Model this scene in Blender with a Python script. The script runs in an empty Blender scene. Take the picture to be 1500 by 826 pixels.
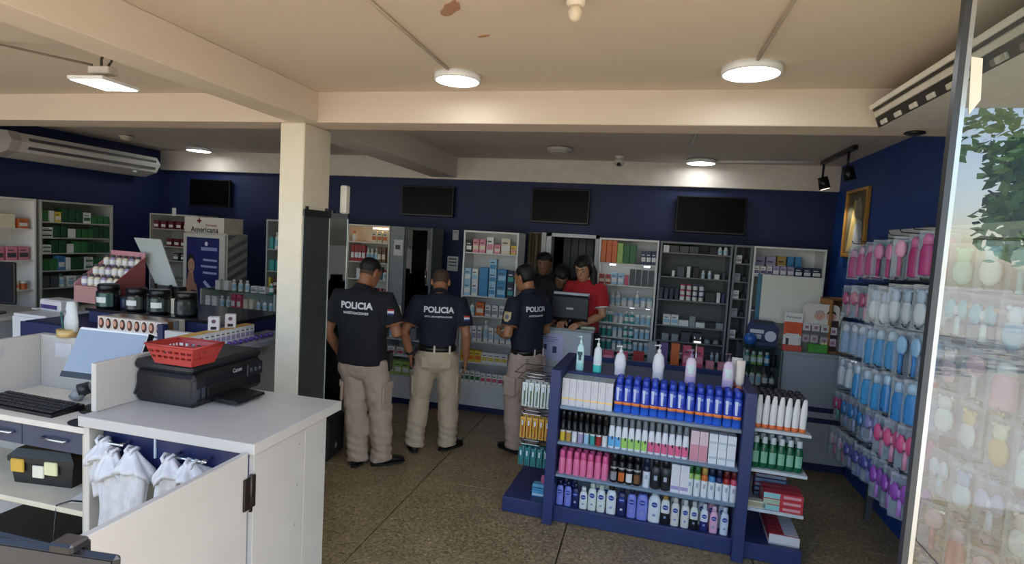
import bpy, math, random
from mathutils import Vector, Matrix, noise
from mathutils.bvhtree import BVHTree
sc = bpy.context.scene
COL = sc.collection
PI = math.pi

# ---------------------------------------------------------------- camera, sky, sun, exposure
YAW, PITCH, ROLL, FPX = 0.2352, 0.0748, 0.0577, 818.0
def camera():
    f = Vector((-math.sin(YAW)*math.cos(PITCH), math.cos(YAW)*math.cos(PITCH), -math.sin(PITCH)))
    r = Vector((math.cos(YAW), math.sin(YAW), 0)); u = r.cross(f)
    c, s = math.cos(ROLL), math.sin(ROLL)
    r2 = c*r+s*u; u2 = c*u-s*r
    cd = bpy.data.cameras.new('camera'); co = bpy.data.objects.new('camera', cd); COL.objects.link(co)
    m = Matrix((r2, u2, -f)).transposed().to_4x4(); m.translation = (0, 0, 1.95)
    co.matrix_world = m
    cd.sensor_width = 36; cd.lens = FPX/1500*36; cd.clip_start = .05; cd.clip_end = 400
    sc.camera = co
camera()
w = bpy.data.worlds.new('sky'); sc.world = w; w.use_nodes = True
wn = w.node_tree.nodes; bg = wn['Background']
sk = wn.new('ShaderNodeTexSky'); sk.sky_type = 'NISHITA'; sk.sun_disc = False
sk.sun_elevation = math.radians(48); sk.sun_rotation = math.radians(100); sk.dust_density = 1.5
w.node_tree.links.new(sk.outputs[0], bg.inputs[0]); bg.inputs[1].default_value = 0.75
sd = bpy.data.lights.new('sun', 'SUN'); sd.energy = 17; sd.angle = .01; sd.color = (1, .93, .82)
so = bpy.data.objects.new('sun', sd); COL.objects.link(so)
so.rotation_euler = Vector((-.72, -.10, -.72)).to_track_quat('-Z', 'Y').to_euler()
vs = sc.view_settings
vs.view_transform = 'Standard'; vs.look = 'None'; vs.gamma = 1; vs.use_curve_mapping = False
vs.exposure = -0.18
LAMP = 20.0

# ---------------------------------------------------------------- materials
_m = {}
def lin(h):
    h = h.lstrip('#'); o = []
    for i in (0, 2, 4):
        c = int(h[i:i+2], 16)/255; o.append(c/12.92 if c <= .04045 else ((c+.055)/1.055)**2.4)
    return tuple(o)+(1,)
def M(h, rough=.5, metal=0, var=.06, vs_=9, bump=0, bs=120, emit=0, coat=0, alpha=None, sub=0):
    k = (h, rough, metal, var, vs_, bump, bs, emit, coat, alpha, sub)
    if k in _m: return _m[k]
    m = bpy.data.materials.new('mat_'+h.lstrip('#')); m.use_nodes = True
    t = m.node_tree; b = t.nodes['Principled BSDF']
    b.inputs['Roughness'].default_value = rough; b.inputs['Metallic'].default_value = metal
    c = lin(h)
    tc = t.nodes.new('ShaderNodeTexCoord'); n = t.nodes.new('ShaderNodeTexNoise')
    n.inputs['Scale'].default_value = vs_; n.inputs['Detail'].default_value = 4
    t.links.new(tc.outputs['Object'], n.inputs['Vector'])
    mr = t.nodes.new('ShaderNodeMapRange'); mr.inputs[1].default_value = .3; mr.inputs[2].default_value = .7
    mr.inputs[3].default_value = 1-var; mr.inputs[4].default_value = 1+var
    t.links.new(n.outputs[0], mr.inputs[0])
    mx = t.nodes.new('ShaderNodeVectorMath'); mx.operation = 'SCALE'; mx.inputs[0].default_value = c[:3]
    t.links.new(mr.outputs[0], mx.inputs['Scale']); t.links.new(mx.outputs[0], b.inputs['Base Color'])
    if bump:
        n2 = t.nodes.new('ShaderNodeTexNoise'); n2.inputs['Scale'].default_value = bs
        t.links.new(tc.outputs['Object'], n2.inputs['Vector'])
        bp = t.nodes.new('ShaderNodeBump'); bp.inputs['Strength'].default_value = bump; bp.inputs['Distance'].default_value = .004
        t.links.new(n2.outputs[0], bp.inputs['Height']); t.links.new(bp.outputs[0], b.inputs['Normal'])
    if emit:
        b.inputs['Emission Color'].default_value = c; b.inputs['Emission Strength'].default_value = emit
    if coat: b.inputs['Coat Weight'].default_value = coat
    if alpha is not None: b.inputs['Alpha'].default_value = alpha
    if sub:
        b.inputs['Subsurface Weight'].default_value = sub; b.inputs['Subsurface Radius'].default_value = (.01, .004, .002)
    _m[k] = m; return m
def glass(h='#e8f4f0', ior=1.5, rough=.0, key=''):
    k = ('g', h, ior, rough)
    if k in _m: return _m[k]
    m = bpy.data.materials.new('glass_'+h.lstrip('#')); m.use_nodes = True; t = m.node_tree
    t.nodes.clear(); o = t.nodes.new('ShaderNodeOutputMaterial')
    tr = t.nodes.new('ShaderNodeBsdfTransparent'); tr.inputs[0].default_value = lin(h)
    gl = t.nodes.new('ShaderNodeBsdfGlossy'); gl.inputs['Roughness'].default_value = rough
    fr = t.nodes.new('ShaderNodeFresnel'); fr.inputs[0].default_value = ior
    mx = t.nodes.new('ShaderNodeMixShader')
    ge = t.nodes.new('ShaderNodeNewGeometry'); iv = t.nodes.new('ShaderNodeMath'); iv.operation = 'SUBTRACT'; iv.inputs[0].default_value = 1
    mu = t.nodes.new('ShaderNodeMath'); mu.operation = 'MULTIPLY'
    t.links.new(ge.outputs['Backfacing'], iv.inputs[1]); t.links.new(fr.outputs[0], mu.inputs[0]); t.links.new(iv.outputs[0], mu.inputs[1])
    t.links.new(mu.outputs[0], mx.inputs[0]); t.links.new(tr.outputs[0], mx.inputs[1]); t.links.new(gl.outputs[0], mx.inputs[2])
    t.links.new(mx.outputs[0], o.inputs[0]); _m[k] = m; return m
def pane_glass():
    # storefront pane: reflectivity raised to brighten reflections, pale dust film mixed in as haze
    m = glass('#e6f0f0', 2.5); m = m.copy(); m.name = 'pane_glass'; t = m.node_tree
    o = [n for n in t.nodes if n.type == 'OUTPUT_MATERIAL'][0]; pv = o.inputs[0].links[0].from_socket
    d = t.nodes.new('ShaderNodeBsdfDiffuse'); d.inputs[0].default_value = lin('#d9d4ca')
    tc = t.nodes.new('ShaderNodeTexCoord'); n = t.nodes.new('ShaderNodeTexNoise'); n.inputs['Scale'].default_value = 2.2; n.inputs['Detail'].default_value = 5
    t.links.new(tc.outputs['Object'], n.inputs['Vector'])
    r = t.nodes.new('ShaderNodeMapRange'); r.inputs[1].default_value = .35; r.inputs[2].default_value = .7; r.inputs[3].default_value = .004; r.inputs[4].default_value = .045
    t.links.new(n.outputs[0], r.inputs[0]); x = t.nodes.new('ShaderNodeMixShader')
    t.links.new(r.outputs[0], x.inputs[0]); t.links.new(pv, x.inputs[1]); t.links.new(d.outputs[0], x.inputs[2]); t.links.new(x.outputs[0], o.inputs[0])
    return m
def terrazzo():
    m = bpy.data.materials.new('terrazzo'); m.use_nodes = True; t = m.node_tree; b = t.nodes['Principled BSDF']
    tc = t.nodes.new('ShaderNodeTexCoord')
    v = t.nodes.new('ShaderNodeTexVoronoi'); v.inputs['Scale'].default_value = 75
    t.links.new(tc.outputs['Object'], v.inputs['Vector'])
    cr = t.nodes.new('ShaderNodeValToRGB'); e = cr.color_ramp.elements
    e[0].position = 0; e[0].color = lin('#6c5e46'); e[1].position = 1; e[1].color = lin('#bda985')
    for p, c in ((.25, '#93815f'), (.55, '#a6926c'), (.8, '#807052')):
        q = e.new(p); q.color = lin(c)
    sp = t.nodes.new('ShaderNodeSeparateColor'); t.links.new(v.outputs['Color'], sp.inputs[0]); t.links.new(sp.outputs[0], cr.inputs[0])
    n = t.nodes.new('ShaderNodeTexNoise'); n.inputs['Scale'].default_value = 2.5; n.inputs['Detail'].default_value = 6
    t.links.new(tc.outputs['Object'], n.inputs['Vector'])
    mr = t.nodes.new('ShaderNodeMapRange'); mr.inputs[1].default_value = .3; mr.inputs[2].default_value = .7; mr.inputs[3].default_value = .8; mr.inputs[4].default_value = 1.1
    t.links.new(n.outputs[0], mr.inputs[0])
    mx = t.nodes.new('ShaderNodeVectorMath'); mx.operation = 'SCALE'; t.links.new(cr.outputs[0], mx.inputs[0]); t.links.new(mr.outputs[0], mx.inputs['Scale'])
    t.links.new(mx.outputs[0], b.inputs['Base Color']); b.inputs['Roughness'].default_value = .36
    return m

# ---------------------------------------------------------------- mesh building
class MB:
    def __init__(s): s.v = []; s.f = []; s.m = []; s.ms = []; s.sm = []
    def mi(s, m):
        if m not in s.ms: s.ms.append(m)
        return s.ms.index(m)
    def add(s, vs_, fs, m, smooth=False, T=None):
        o = len(s.v)
        s.v += [tuple(T @ Vector(p)) if T else tuple(p) for p in vs_]
        k = s.mi(m)
        for f in fs: s.f.append(tuple(i+o for i in f)); s.m.append(k); s.sm.append(smooth)
        return s
    def box(s, a, b, m, ch=0, T=None):
        (x0, y0, z0), (x1, y1, z1) = a, b
        if ch <= 0:
            vv = [(x, y, z) for x in (x0, x1) for y in (y0, y1) for z in (z0, z1)]
            return s.add(vv, [(0, 1, 3, 2), (4, 6, 7, 5), (0, 4, 5, 1), (2, 3, 7, 6), (0, 2, 6, 4), (1, 5, 7, 3)], m, False, T)
        c = min(ch, (x1-x0)*.45, (y1-y0)*.45, (z1-z0)*.45)
        L = ((x0, x1), (y0, y1), (z0, z1)); vv = []; ix = {}
        for i in (0, 1):
            for j in (0, 1):
                for k in (0, 1):
                    cn = (L[0][i], L[1][j], L[2][k]); sg = (1 if i == 0 else -1, 1 if j == 0 else -1, 1 if k == 0 else -1)
                    for ax in range(3):
                        p = [cn[q]+(0 if q == ax else sg[q]*c) for q in range(3)]
                        ix[(i, j, k, ax)] = len(vv); vv.append(tuple(p))
        fs = []
        for ax in range(3):
            u, w_ = [q for q in range(3) if q != ax]
            for side in (0, 1):
                ids = []
                for (a1, b1) in ((0, 0), (1, 0), (1, 1), (0, 1)):
                    t = [0, 0, 0]; t[ax] = side; t[u] = a1; t[w_] = b1; ids.append(ix[(*t, ax)])
                fs.append(tuple(ids))
            for (a1, b1) in ((0, 0), (1, 0), (1, 1), (0, 1)):
                t0 = [0, 0, 0]; t0[u] = a1; t0[w_] = b1; t1 = list(t0); t1[ax] = 1
                fs.append((ix[(*t0, u)], ix[(*t1, u)], ix[(*t1, w_)], ix[(*t0, w_)]))
        for i in (0, 1):
            for j in (0, 1):
                for k in (0, 1): fs.append((ix[(i, j, k, 0)], ix[(i, j, k, 1)], ix[(i, j, k, 2)]))
        return s.add(vv, fs, m, False, T)
    def rings(s, rs, m, closed=True, caps=True, smooth=True, T=None):
        # rs: list of lists of points; m: one material or one per gap
        n = len(rs[0]); o = len(s.v)
        for r in rs: s.v += [tuple(T @ Vector(p)) if T else tuple(p) for p in r]
        for i in range(len(rs)-1):
            k = s.mi(m[i] if isinstance(m, (list, tuple)) else m)
            for j in range(n if closed else n-1):
                a = o+i*n+j; b = o+i*n+(j+1) % n
                s.f.append((a, b, b+n, a+n)); s.m.append(k); s.sm.append(smooth)
        if caps:
            s.f.append(tuple(range(o+n-1, o-1, -1))); s.m.append(s.mi(m[0] if isinstance(m, (list, tuple)) else m)); s.sm.append(False)
            q = o+(len(rs)-1)*n
            s.f.append(tuple(range(q, q+n))); s.m.append(s.mi(m[-1] if isinstance(m, (list, tuple)) else m)); s.sm.append(False)
        return s
    def lathe(s, pr, m, n=14, sx=1, sy=1, T=None, sq=2.0):
        rs = []
        for (r, z) in pr:
            ring = []
            for j in range(n):
                a = 2*PI*j/n; c, si = math.cos(a), math.sin(a)
                if sq != 2: c = math.copysign(abs(c)**(2/sq), c); si = math.copysign(abs(si)**(2/sq), si)
                ring.append((r*sx*c, r*sy*si, z))
            rs.append(ring)
        return s.rings(rs, m, T=T)
    def tube(s, pts, r, m, n=8, T=None, flat=1.0):
        pts = [Vector(p) for p in pts]; rs = []
        rr = r if isinstance(r, (list, tuple)) else [r]*len(pts)
        up = None
        for i, p in enumerate(pts):
            d = (pts[min(i+1, len(pts)-1)]-pts[max(i-1, 0)])
            d = d.normalized() if d.length > 1e-9 else Vector((0, 0, 1))
            if up is None:
                up = Vector((0, 0, 1)) if abs(d.z) < .9 else Vector((0, 1, 0))
            x = d.cross(up).normalized(); y = x.cross(d).normalized(); up = y
            rs.append([p+rr[i]*(math.cos(2*PI*j/n)*x+flat*math.sin(2*PI*j/n)*y) for j in range(n)])
        return s.rings(rs, m, T=T)
    def ball(s, c, r, m, n=12, T=None):
        rx, ry, rz = r if isinstance(r, (tuple, list)) else (r, r, r)
        rs = []
        for i in range(1, n//2+1):
            t = PI*(i-.5)/(n//2)
            rs.append([(c[0]+rx*math.sin(t)*math.cos(2*PI*j/n), c[1]+ry*math.sin(t)*math.sin(2*PI*j/n), c[2]-rz*math.cos(t)) for j in range(n)])
        return s.rings(rs, m, T=T)
    def prism(s, poly, d0, d1, m, ax='y', T=None):
        # poly in the plane across ax
        f = {'y': lambda p, d: (p[0], d, p[1]), 'x': lambda p, d: (d, p[0], p[1]), 'z': lambda p, d: (p[0], p[1], d)}[ax]
        n = len(poly); vv = [f(p, d0) for p in poly]+[f(p, d1) for p in poly]
        fs = [tuple(range(n-1, -1, -1)), tuple(range(n, 2*n))]+[(i, (i+1) % n, (i+1) % n+n, i+n) for i in range(n)]
        return s.add(vv, fs, m, False, T)
    def patch(s, rx, ry, z0, z1, a0, a1, m, n=5, nz=1):
        vv = []
        for i in range(nz+1):
            for j in range(n+1):
                a = a0+(a1-a0)*j/n; vv.append((rx*math.cos(a), ry*math.sin(a), z0+(z1-z0)*i/nz))
        fs = [(i*(n+1)+j, i*(n+1)+j+1, (i+1)*(n+1)+j+1, (i+1)*(n+1)+j) for i in range(nz) for j in range(n)]
        return s.add(vv, fs, m, True)
    def mesh(s, name='mesh'):
        me = bpy.data.meshes.new(name); me.from_pydata(s.v, [], s.f)
        for m in s.ms: me.materials.append(m)
        me.polygons.foreach_set('material_index', s.m); me.polygons.foreach_set('use_smooth', s.sm)
        me.update()
        import bmesh
        b = bmesh.new(); b.from_mesh(me); bmesh.ops.recalc_face_normals(b, faces=b.faces); b.to_mesh(me); b.free()
        return me
def link(name, data, parent=None, loc=(0, 0, 0), rot=(0, 0, 0)):
    o = bpy.data.objects.new(name, data); COL.objects.link(o)
    o.location = loc; o.rotation_euler = rot
    if parent: o.parent = parent
    return o
def tag(o, label, cat, group=None):
    o['label'] = label; o['category'] = cat
    if group: o['group'] = group
    return o
def thing(name, label, cat, loc=(0, 0, 0), rz=0, group=None, rot=None):
    return tag(link(name, None, None, loc, rot or (0, 0, rz)), label, cat, group)
def part(name, mb, parent, loc=(0, 0, 0), rot=(0, 0, 0), label=None):
    o = link(name, mb.mesh(name) if isinstance(mb, MB) else mb, parent, loc, rot)
    if label: o['label'] = label
    return o
def single(name, mb, label, cat, loc=(0, 0, 0), rz=0, group=None, rot=None):
    return tag(link(name, mb.mesh(name) if isinstance(mb, MB) else mb, None, loc, rot or (0, 0, rz)), label, cat, group)
def struct(name, mb, parent=None, loc=(0, 0, 0), rot=(0, 0, 0)):
    o = link(name, mb.mesh(name) if isinstance(mb, MB) else mb, parent, loc, rot)
    if not parent: o['kind'] = 'structure'
    return o
def spawn(pro, name, label, cat, loc, rz=0, group=None):
    r = thing(name, label, cat, loc, rz, group)
    for pn, me in pro: link(pn, me, r)
    return r
def B(a, b, m, ch=0): return MB().box(a, b, m, ch)
_txt = {}
def text_mesh(body, size, m, bold=.0, ext=.0, align='CENTER', space=1.0):
    k = (body, size, m.name, bold, ext, align)
    if k in _txt: return _txt[k]
    cu = bpy.data.curves.new('lettering', 'FONT'); cu.body = body; cu.size = size; cu.align_x = align; cu.align_y = 'CENTER'
    cu.offset = bold*size; cu.extrude = ext; cu.resolution_u = 3; cu.space_character = space
    o = bpy.data.objects.new('lettering', cu); COL.objects.link(o)
    dg = bpy.context.evaluated_depsgraph_get(); dg.update()
    me = bpy.data.meshes.new_from_object(o.evaluated_get(dg)); bpy.data.objects.remove(o); bpy.data.curves.remove(cu)
    me.materials.clear(); me.materials.append(m); _txt[k] = me; return me
FRONT = (PI/2, 0, 0)     # text upright, facing -Y
ORD = ['first', 'second', 'third', 'fourth', 'fifth', 'sixth', 'seventh', 'eighth', 'ninth', 'tenth', 'eleventh', 'twelfth', 'thirteenth', 'fourteenth', 'fifteenth', 'sixteenth',
       'seventeenth', 'eighteenth', 'nineteenth', 'twentieth']+['twenty-'+q for q in 'first second third fourth fifth sixth seventh eighth ninth'.split()]+['thirtieth']
R = random.Random(7)

# ---------------------------------------------------------------- shared materials
CEIL = M('#d3c4b2', .85, var=.03, vs_=1.2, bump=.05, bs=60)
CEILB = M('#cfc6bb', .85, var=.03, vs_=1.2)
WHITE = M('#dcdcda', .45, var=.02); WHITE2 = M('#cfd3d8', .4, var=.02); CREAM = M('#d8d0bd', .5, var=.03)
LAMW = M('#b3b0aa', .38, var=.035, vs_=4); NAVY = M('#1a2450', .5, var=.05); BLUEW = M('#13234f', .6, var=.04, vs_=2)
BLUER = M('#124088', .6, var=.05, vs_=2); GOND = M('#2a3666', .42, var=.05); DARK = M('#14151a', .45); BLACK = M('#0b0c0f', .35)
CHROME = M('#c9ccd0', .18, 1); GREY = M('#7d8288', .5); DGREY = M('#3b3f45', .5); ALU = M('#9a9c9a', .35, .8); SHELFG = glass('#d6ebe4')
CLEAR = glass('#f2f7f7'); SMOKE = glass('#6f7a7a'); BLISTER = glass('#f4f8fb', 1.45, .08)
EMIT = M('#f4fbff', .5, emit=LAMP, var=0)

# ================================================================ structure
RX, BY, LX = 1.87, 6.5, -6.64
floor = struct('floor', B((LX-.2, -1.6, -.06), (4.0, 9.2, -.012), M('#2a241d', .7)))
TZ = terrazzo()
tile = MB().box((.004, .004, -.012), (1.196, 1.146, 0), TZ, .003).mesh('tile')
for i in range(-5, 5):
    for j in range(-4, 4):
        x, y = -.41+1.2*i, 2.945+1.15*j
        if x < LX-.9 or y > 6.4: continue
        link('tile', tile, floor, (x, y, 0))
struct('wall_left', B((LX-.2, .75, 0), (LX, BY+.2, 3.2), BLUEW))
# back wall with the doorway to the back room
wb = MB()
wb.box((LX, BY, 0), (-1.12, BY+.15, 3.1), BLUEW); wb.box((-.57, BY, 0), (RX, BY+.15, 3.1), BLUEW); wb.box((-1.12, BY, 2.035), (-.57, BY+.15, 3.1), BLUEW)
struct('wall_back', wb)
struct('wall_right', B((RX, 1.85, 0), (RX+.15, BY+.2, 3.1), BLUER))
struct('ceiling', MB().box((LX, .75, 2.82), (RX+.15, 3.3, 3.0), CEIL).box((LX, 3.3, 2.9), (RX, BY, 3.0), CEILB))
struct('trim_1', B((LX, 3.24, 2.63), (RX, 3.47, 2.9), CEIL, .004))                 # cross beam
struct('trim_2', B((-2.33, .75, 2.63), (-2.12, 3.24, 2.82), CEIL, .004))          # beam running to the column
struct('trim_3', B((-2.62, 3.47, 2.66), (-2.3, BY, 2.9), CEILB, .004))             # the same beam past the column
struct('trim_4', B((LX, 6.44, 2.64), (RX, BY, 2.9), M('#d8cfc2', .8), .003))      # pale band over the screens
col_ = struct('column', B((-2.39, 3.24, 0), (-2.21, 3.55, 2.63), M('#dcd3bf', .6, var=.03), .006))
part('mirror_cladding', B((-2.209, 3.25, .0), (-2.203, 3.55, 2.03), M('#6f7775', .38, .85, var=.1)), col_); part('mirror_rail', B((-2.209, 3.245, 2.03), (-2.195, 3.56, 2.075), M('#1b1d1f', .4)), col_)
for y in (3.27, 3.5): part('mirror_clip', B((-2.208, y, 2.075), (-2.196, y+.02, 2.095), M('#1b1d1f', .4)), col_)
part('mirror_edge', B((-2.209, 3.55, .0), (-2.2, 3.558, 2.03), M('#c9d4d2', .2, .3)), col_)
struct('baseboard_back', B((LX, BY-.012, 0), (-1.12, BY, .09), NAVY))
dj = struct('door_1', MB().box((-1.16, 6.44, 0), (-1.10, BY+.16, 2.06), WHITE2).box((-.59, 6.44, 0), (-.55, BY+.16, 2.06), WHITE2).box((-1.16, 6.44, 2.02), (-.55, BY+.16, 2.06), WHITE2))
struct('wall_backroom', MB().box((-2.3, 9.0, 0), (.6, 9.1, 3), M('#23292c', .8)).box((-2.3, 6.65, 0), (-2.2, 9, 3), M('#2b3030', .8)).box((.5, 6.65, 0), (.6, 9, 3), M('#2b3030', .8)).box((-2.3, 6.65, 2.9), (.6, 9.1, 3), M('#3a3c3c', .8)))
struct('wall_doorside', B((-1.215, 6.42, 0), (-1.162, 6.5, 2.06), M('#c9ccca', .6)))
ct_ = thing('hanging_curtain', 'grey brown curtain hanging beside the doorway, behind the turned officer', 'curtain', (-1.295, 6.44, 0))
for k in range(4): part('pleat', MB().tube([(-.06+.04*k, 0, .1), (-.058+.04*k, -.004, 1.0), (-.06+.04*k, 0, 2.04)], [.026, .024, .02], M(['#6b6152', '#57503f', '#746a5a', '#4f4a3e'][k], .8), 8), ct_)
part('curtain_rail', MB().tube([(-.1, 0, 2.05), (.09, 0, 2.05)], .008, ALU, 8), ct_)
for k in range(5): single('plastic_strip', B((0, 0, .02), (.09, .004, 2.02), M(['#39453f', '#2c3733', '#44504b', '#2f3a38', '#3b4644'][k], .4)), f'dull green plastic strip, {ORD[k]} from left, hanging inside the dark doorway', 'strip', (-1.08+.1*k, 7.3, 0), .1, 'plastic strips in the doorway')
single('corridor_glint', MB().ball((0, 0, 0), .03, M('#ffffff', .5, emit=4, var=0), 10), 'tiny bright glint far inside the dark doorway', 'lamp', (-.62, 8.6, 2.02))  # glowing ball standing in for a tiny reflected glint
# street outside, behind the camera
struct('street', B((-40, -60, -.16), (60, -1.6, -.1), M('#a8a196', .9, var=.1, vs_=.6)))
struct('street_side', B((4.0, -1.6, -.16), (60, 40, -.1), M('#a8a196', .9, var=.1, vs_=.6)))
# storefront glass beside the camera: fixed pane with aluminium post
wnd = link('window_1', None, None, (.80, 1.8, 0)); wnd['kind'] = 'structure'
T = Matrix.Rotation(0, 4, 'Z')
part('pane', B((0, -.004, .02), (1.5, .004, 2.82), pane_glass()), wnd)
part('frame', MB().box((-.022, -.012, 0), (-.006, .012, 2.82), M('#4b4f52', .4, .6)).box((-.006, -.011, 0), (.006, .011, 2.82), M('#c8cdd0', .25, .8)), wnd)
part('reflection_strip', MB().prism([(.009, 2.515), (.036, 2.51), (.042, 2.40), (.018, 2.36)], -.0065, -.0045, M('#f0e4d2', .6), 'y'), wnd, label='white slanted strip of reflection painted on the glass')  # the slanted strip is a solid piece standing in for a reflection
# conduits on the ceiling
def conduit(pts, r=.009, m=None, lab='', name='ceiling_conduit'):
    single(name, MB().tube(pts, r, m or CEIL, 6), lab, 'conduit', group='ceiling conduits')
conduit([(-1.09, .8, 2.812), (-1.075, 2.82, 2.812)], .007, M('#cdbda8', .85), 'thin painted conduit running along ceiling to the left round lamp')
conduit([(.43, .8, 2.812), (.41, 2.76, 2.812)], .008, M('#cdbda8', .85), 'thin painted conduit running along ceiling to the right round lamp')
conduit([(-2.38, .8, 2.80), (-2.40, 2.2, 2.80), (-2.7, 2.35, 2.81)], .008, M('#3a352e', .8), 'dark cable running beside the beam to the square pendant lamp', 'ceiling_cable')
conduit([(.6, 6.2, 2.885), (1.5, 6.1, 2.885)], .012, WHITE, 'white conduit from small rear lamp to the black spotlight track')
conduit([(.30, 3.5, 2.885), (.30, 5.2, 2.885)], .012, WHITE, 'white conduit crossing the rear ceiling ahead of the small lamp')
# ================================================================ people
def remeshed(mb, name, vox, smooth=4, noise_=None, fac=.5):
    me = mb.mesh(name); o = bpy.data.objects.new(name, me); COL.objects.link(o)
    r = o.modifiers.new('r', 'REMESH'); r.mode = 'VOXEL'; r.voxel_size = vox; r.use_smooth_shade = True
    if smooth:
        s = o.modifiers.new('s', 'SMOOTH'); s.factor = fac; s.iterations = smooth
    dg = bpy.context.evaluated_depsgraph_get(); dg.update()
    out = bpy.data.meshes.new_from_object(o.evaluated_get(dg))
    mats = list(me.materials); bpy.data.objects.remove(o)
    out.materials.clear()
    for m in mats: out.materials.append(m)
    if noise_:
        nr = [v.normal.copy() for v in out.vertices]
        for v, n in zip(out.vertices, nr): v.co += n*noise_(v.co)
    out.update(); return out
def ell(z, cx, cy, rx, ry, n=20, sq=2.3, tilt=0.0):
    o = []
    for j in range(n):
        a = 2*PI*j/n; c, s = math.cos(a), math.sin(a)
        x = rx*math.copysign(abs(c)**(2/sq), c); y = ry*math.copysign(abs(s)**(2/sq), s)
        o.append((cx+x, cy+y, z+tilt*y))
    return o
HEADR = [(-.118, .030, .026, .030), (-.108, .034, .040, .045), (-.085, .030, .052, .062), (-.055, .020, .062, .078), (-.02, .008, .070, .090),
         (.015, .0, .075, .098), (.045, -.004, .076, .099), (.075, -.008, .069, .090), (.098, -.012, .053, .069), (.112, -.014, .034, .044), (.119, -.015, .012, .016)]
def head_pt(z, a, k=0.0):
    for i in range(len(HEADR)-1):
        z0, z1 = HEADR[i][0], HEADR[i+1][0]
        if z0 <= z <= z1:
            t = (z-z0)/(z1-z0); q = [HEADR[i][c]*(1-t)+HEADR[i+1][c]*t for c in range(4)]
            return Vector(((q[2]+k)*math.cos(a), q[1]+(q[3]+k)*math.sin(a), z+k*max(0, (z-.05)*9)))
    return Vector((0, 0, z))
def hand(mb, wrist, fwd, palm, side, m, curl=.5):
    """palm and five fingers; fwd: towards the fingers, palm: the palm's facing, side: towards the thumb"""
    f, p = Vector(fwd).normalized(), Vector(palm).normalized(); p = (p-f*p.dot(f)).normalized(); s = f.cross(p)
    if s.dot(Vector(side)) < 0: s = -s
    W = Vector(wrist)
    mb.tube([W-f*.02, W+f*.02, W+f*.06, W+f*.095], [.026, .032, .041, .038], m, 10, flat=.5) if abs(f.z) < .9 else None
    # palm as rings so that its flat side follows the palm direction
    rs = []
    for t, a, b in ((-.015, .025, .02), (.015, .031, .018), (.055, .041, .017), (.092, .041, .014), (.1, .034, .009)):
        rs.append([W+f*t+s*(a*math.cos(2*PI*j/10))+p*(b*math.sin(2*PI*j/10)) for j in range(10)])
    mb.rings(rs, m)
    for i, (off, L) in enumerate(((.031, .072), (.0105, .081), (-.0105, .075), (-.031, .058))):
        b = W+f*.088+s*off; d = (f+s*off*2.2).normalized(); pts = [b-f*.02, b]; c = 0
        for q in (.45, .3, .25):
            c += curl*(.55 if q == .45 else .75); dd = d*math.cos(c)+p*math.sin(c); pts.append(pts[-1]+dd*L*q)
        mb.tube(pts, [.0095, .0095, .009, .0082, .0066], m, 7)
    b = W+f*.025+s*.026; d = (f*.72+s*.62+p*.35).normalized(); d2 = (f*.9+s*.2+p*.45).normalized()
    mb.tube([b-d*.01, b+d*.035, b+d*.035+d2*.03, b+d*.035+d2*.055], [.014, .0125, .0105, .008], m, 8)
def fold(amp, zf=38, seed=0.0):
    def f(c):
        n = noise.noise(Vector((c.x*7+seed, c.y*7, c.z*zf*.35)))
        n2 = noise.noise(Vector((c.x*16, c.y*16+seed, c.z*11+c.x*10)))
        return amp*(n*.9+n2*.6)
    return f
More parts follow.
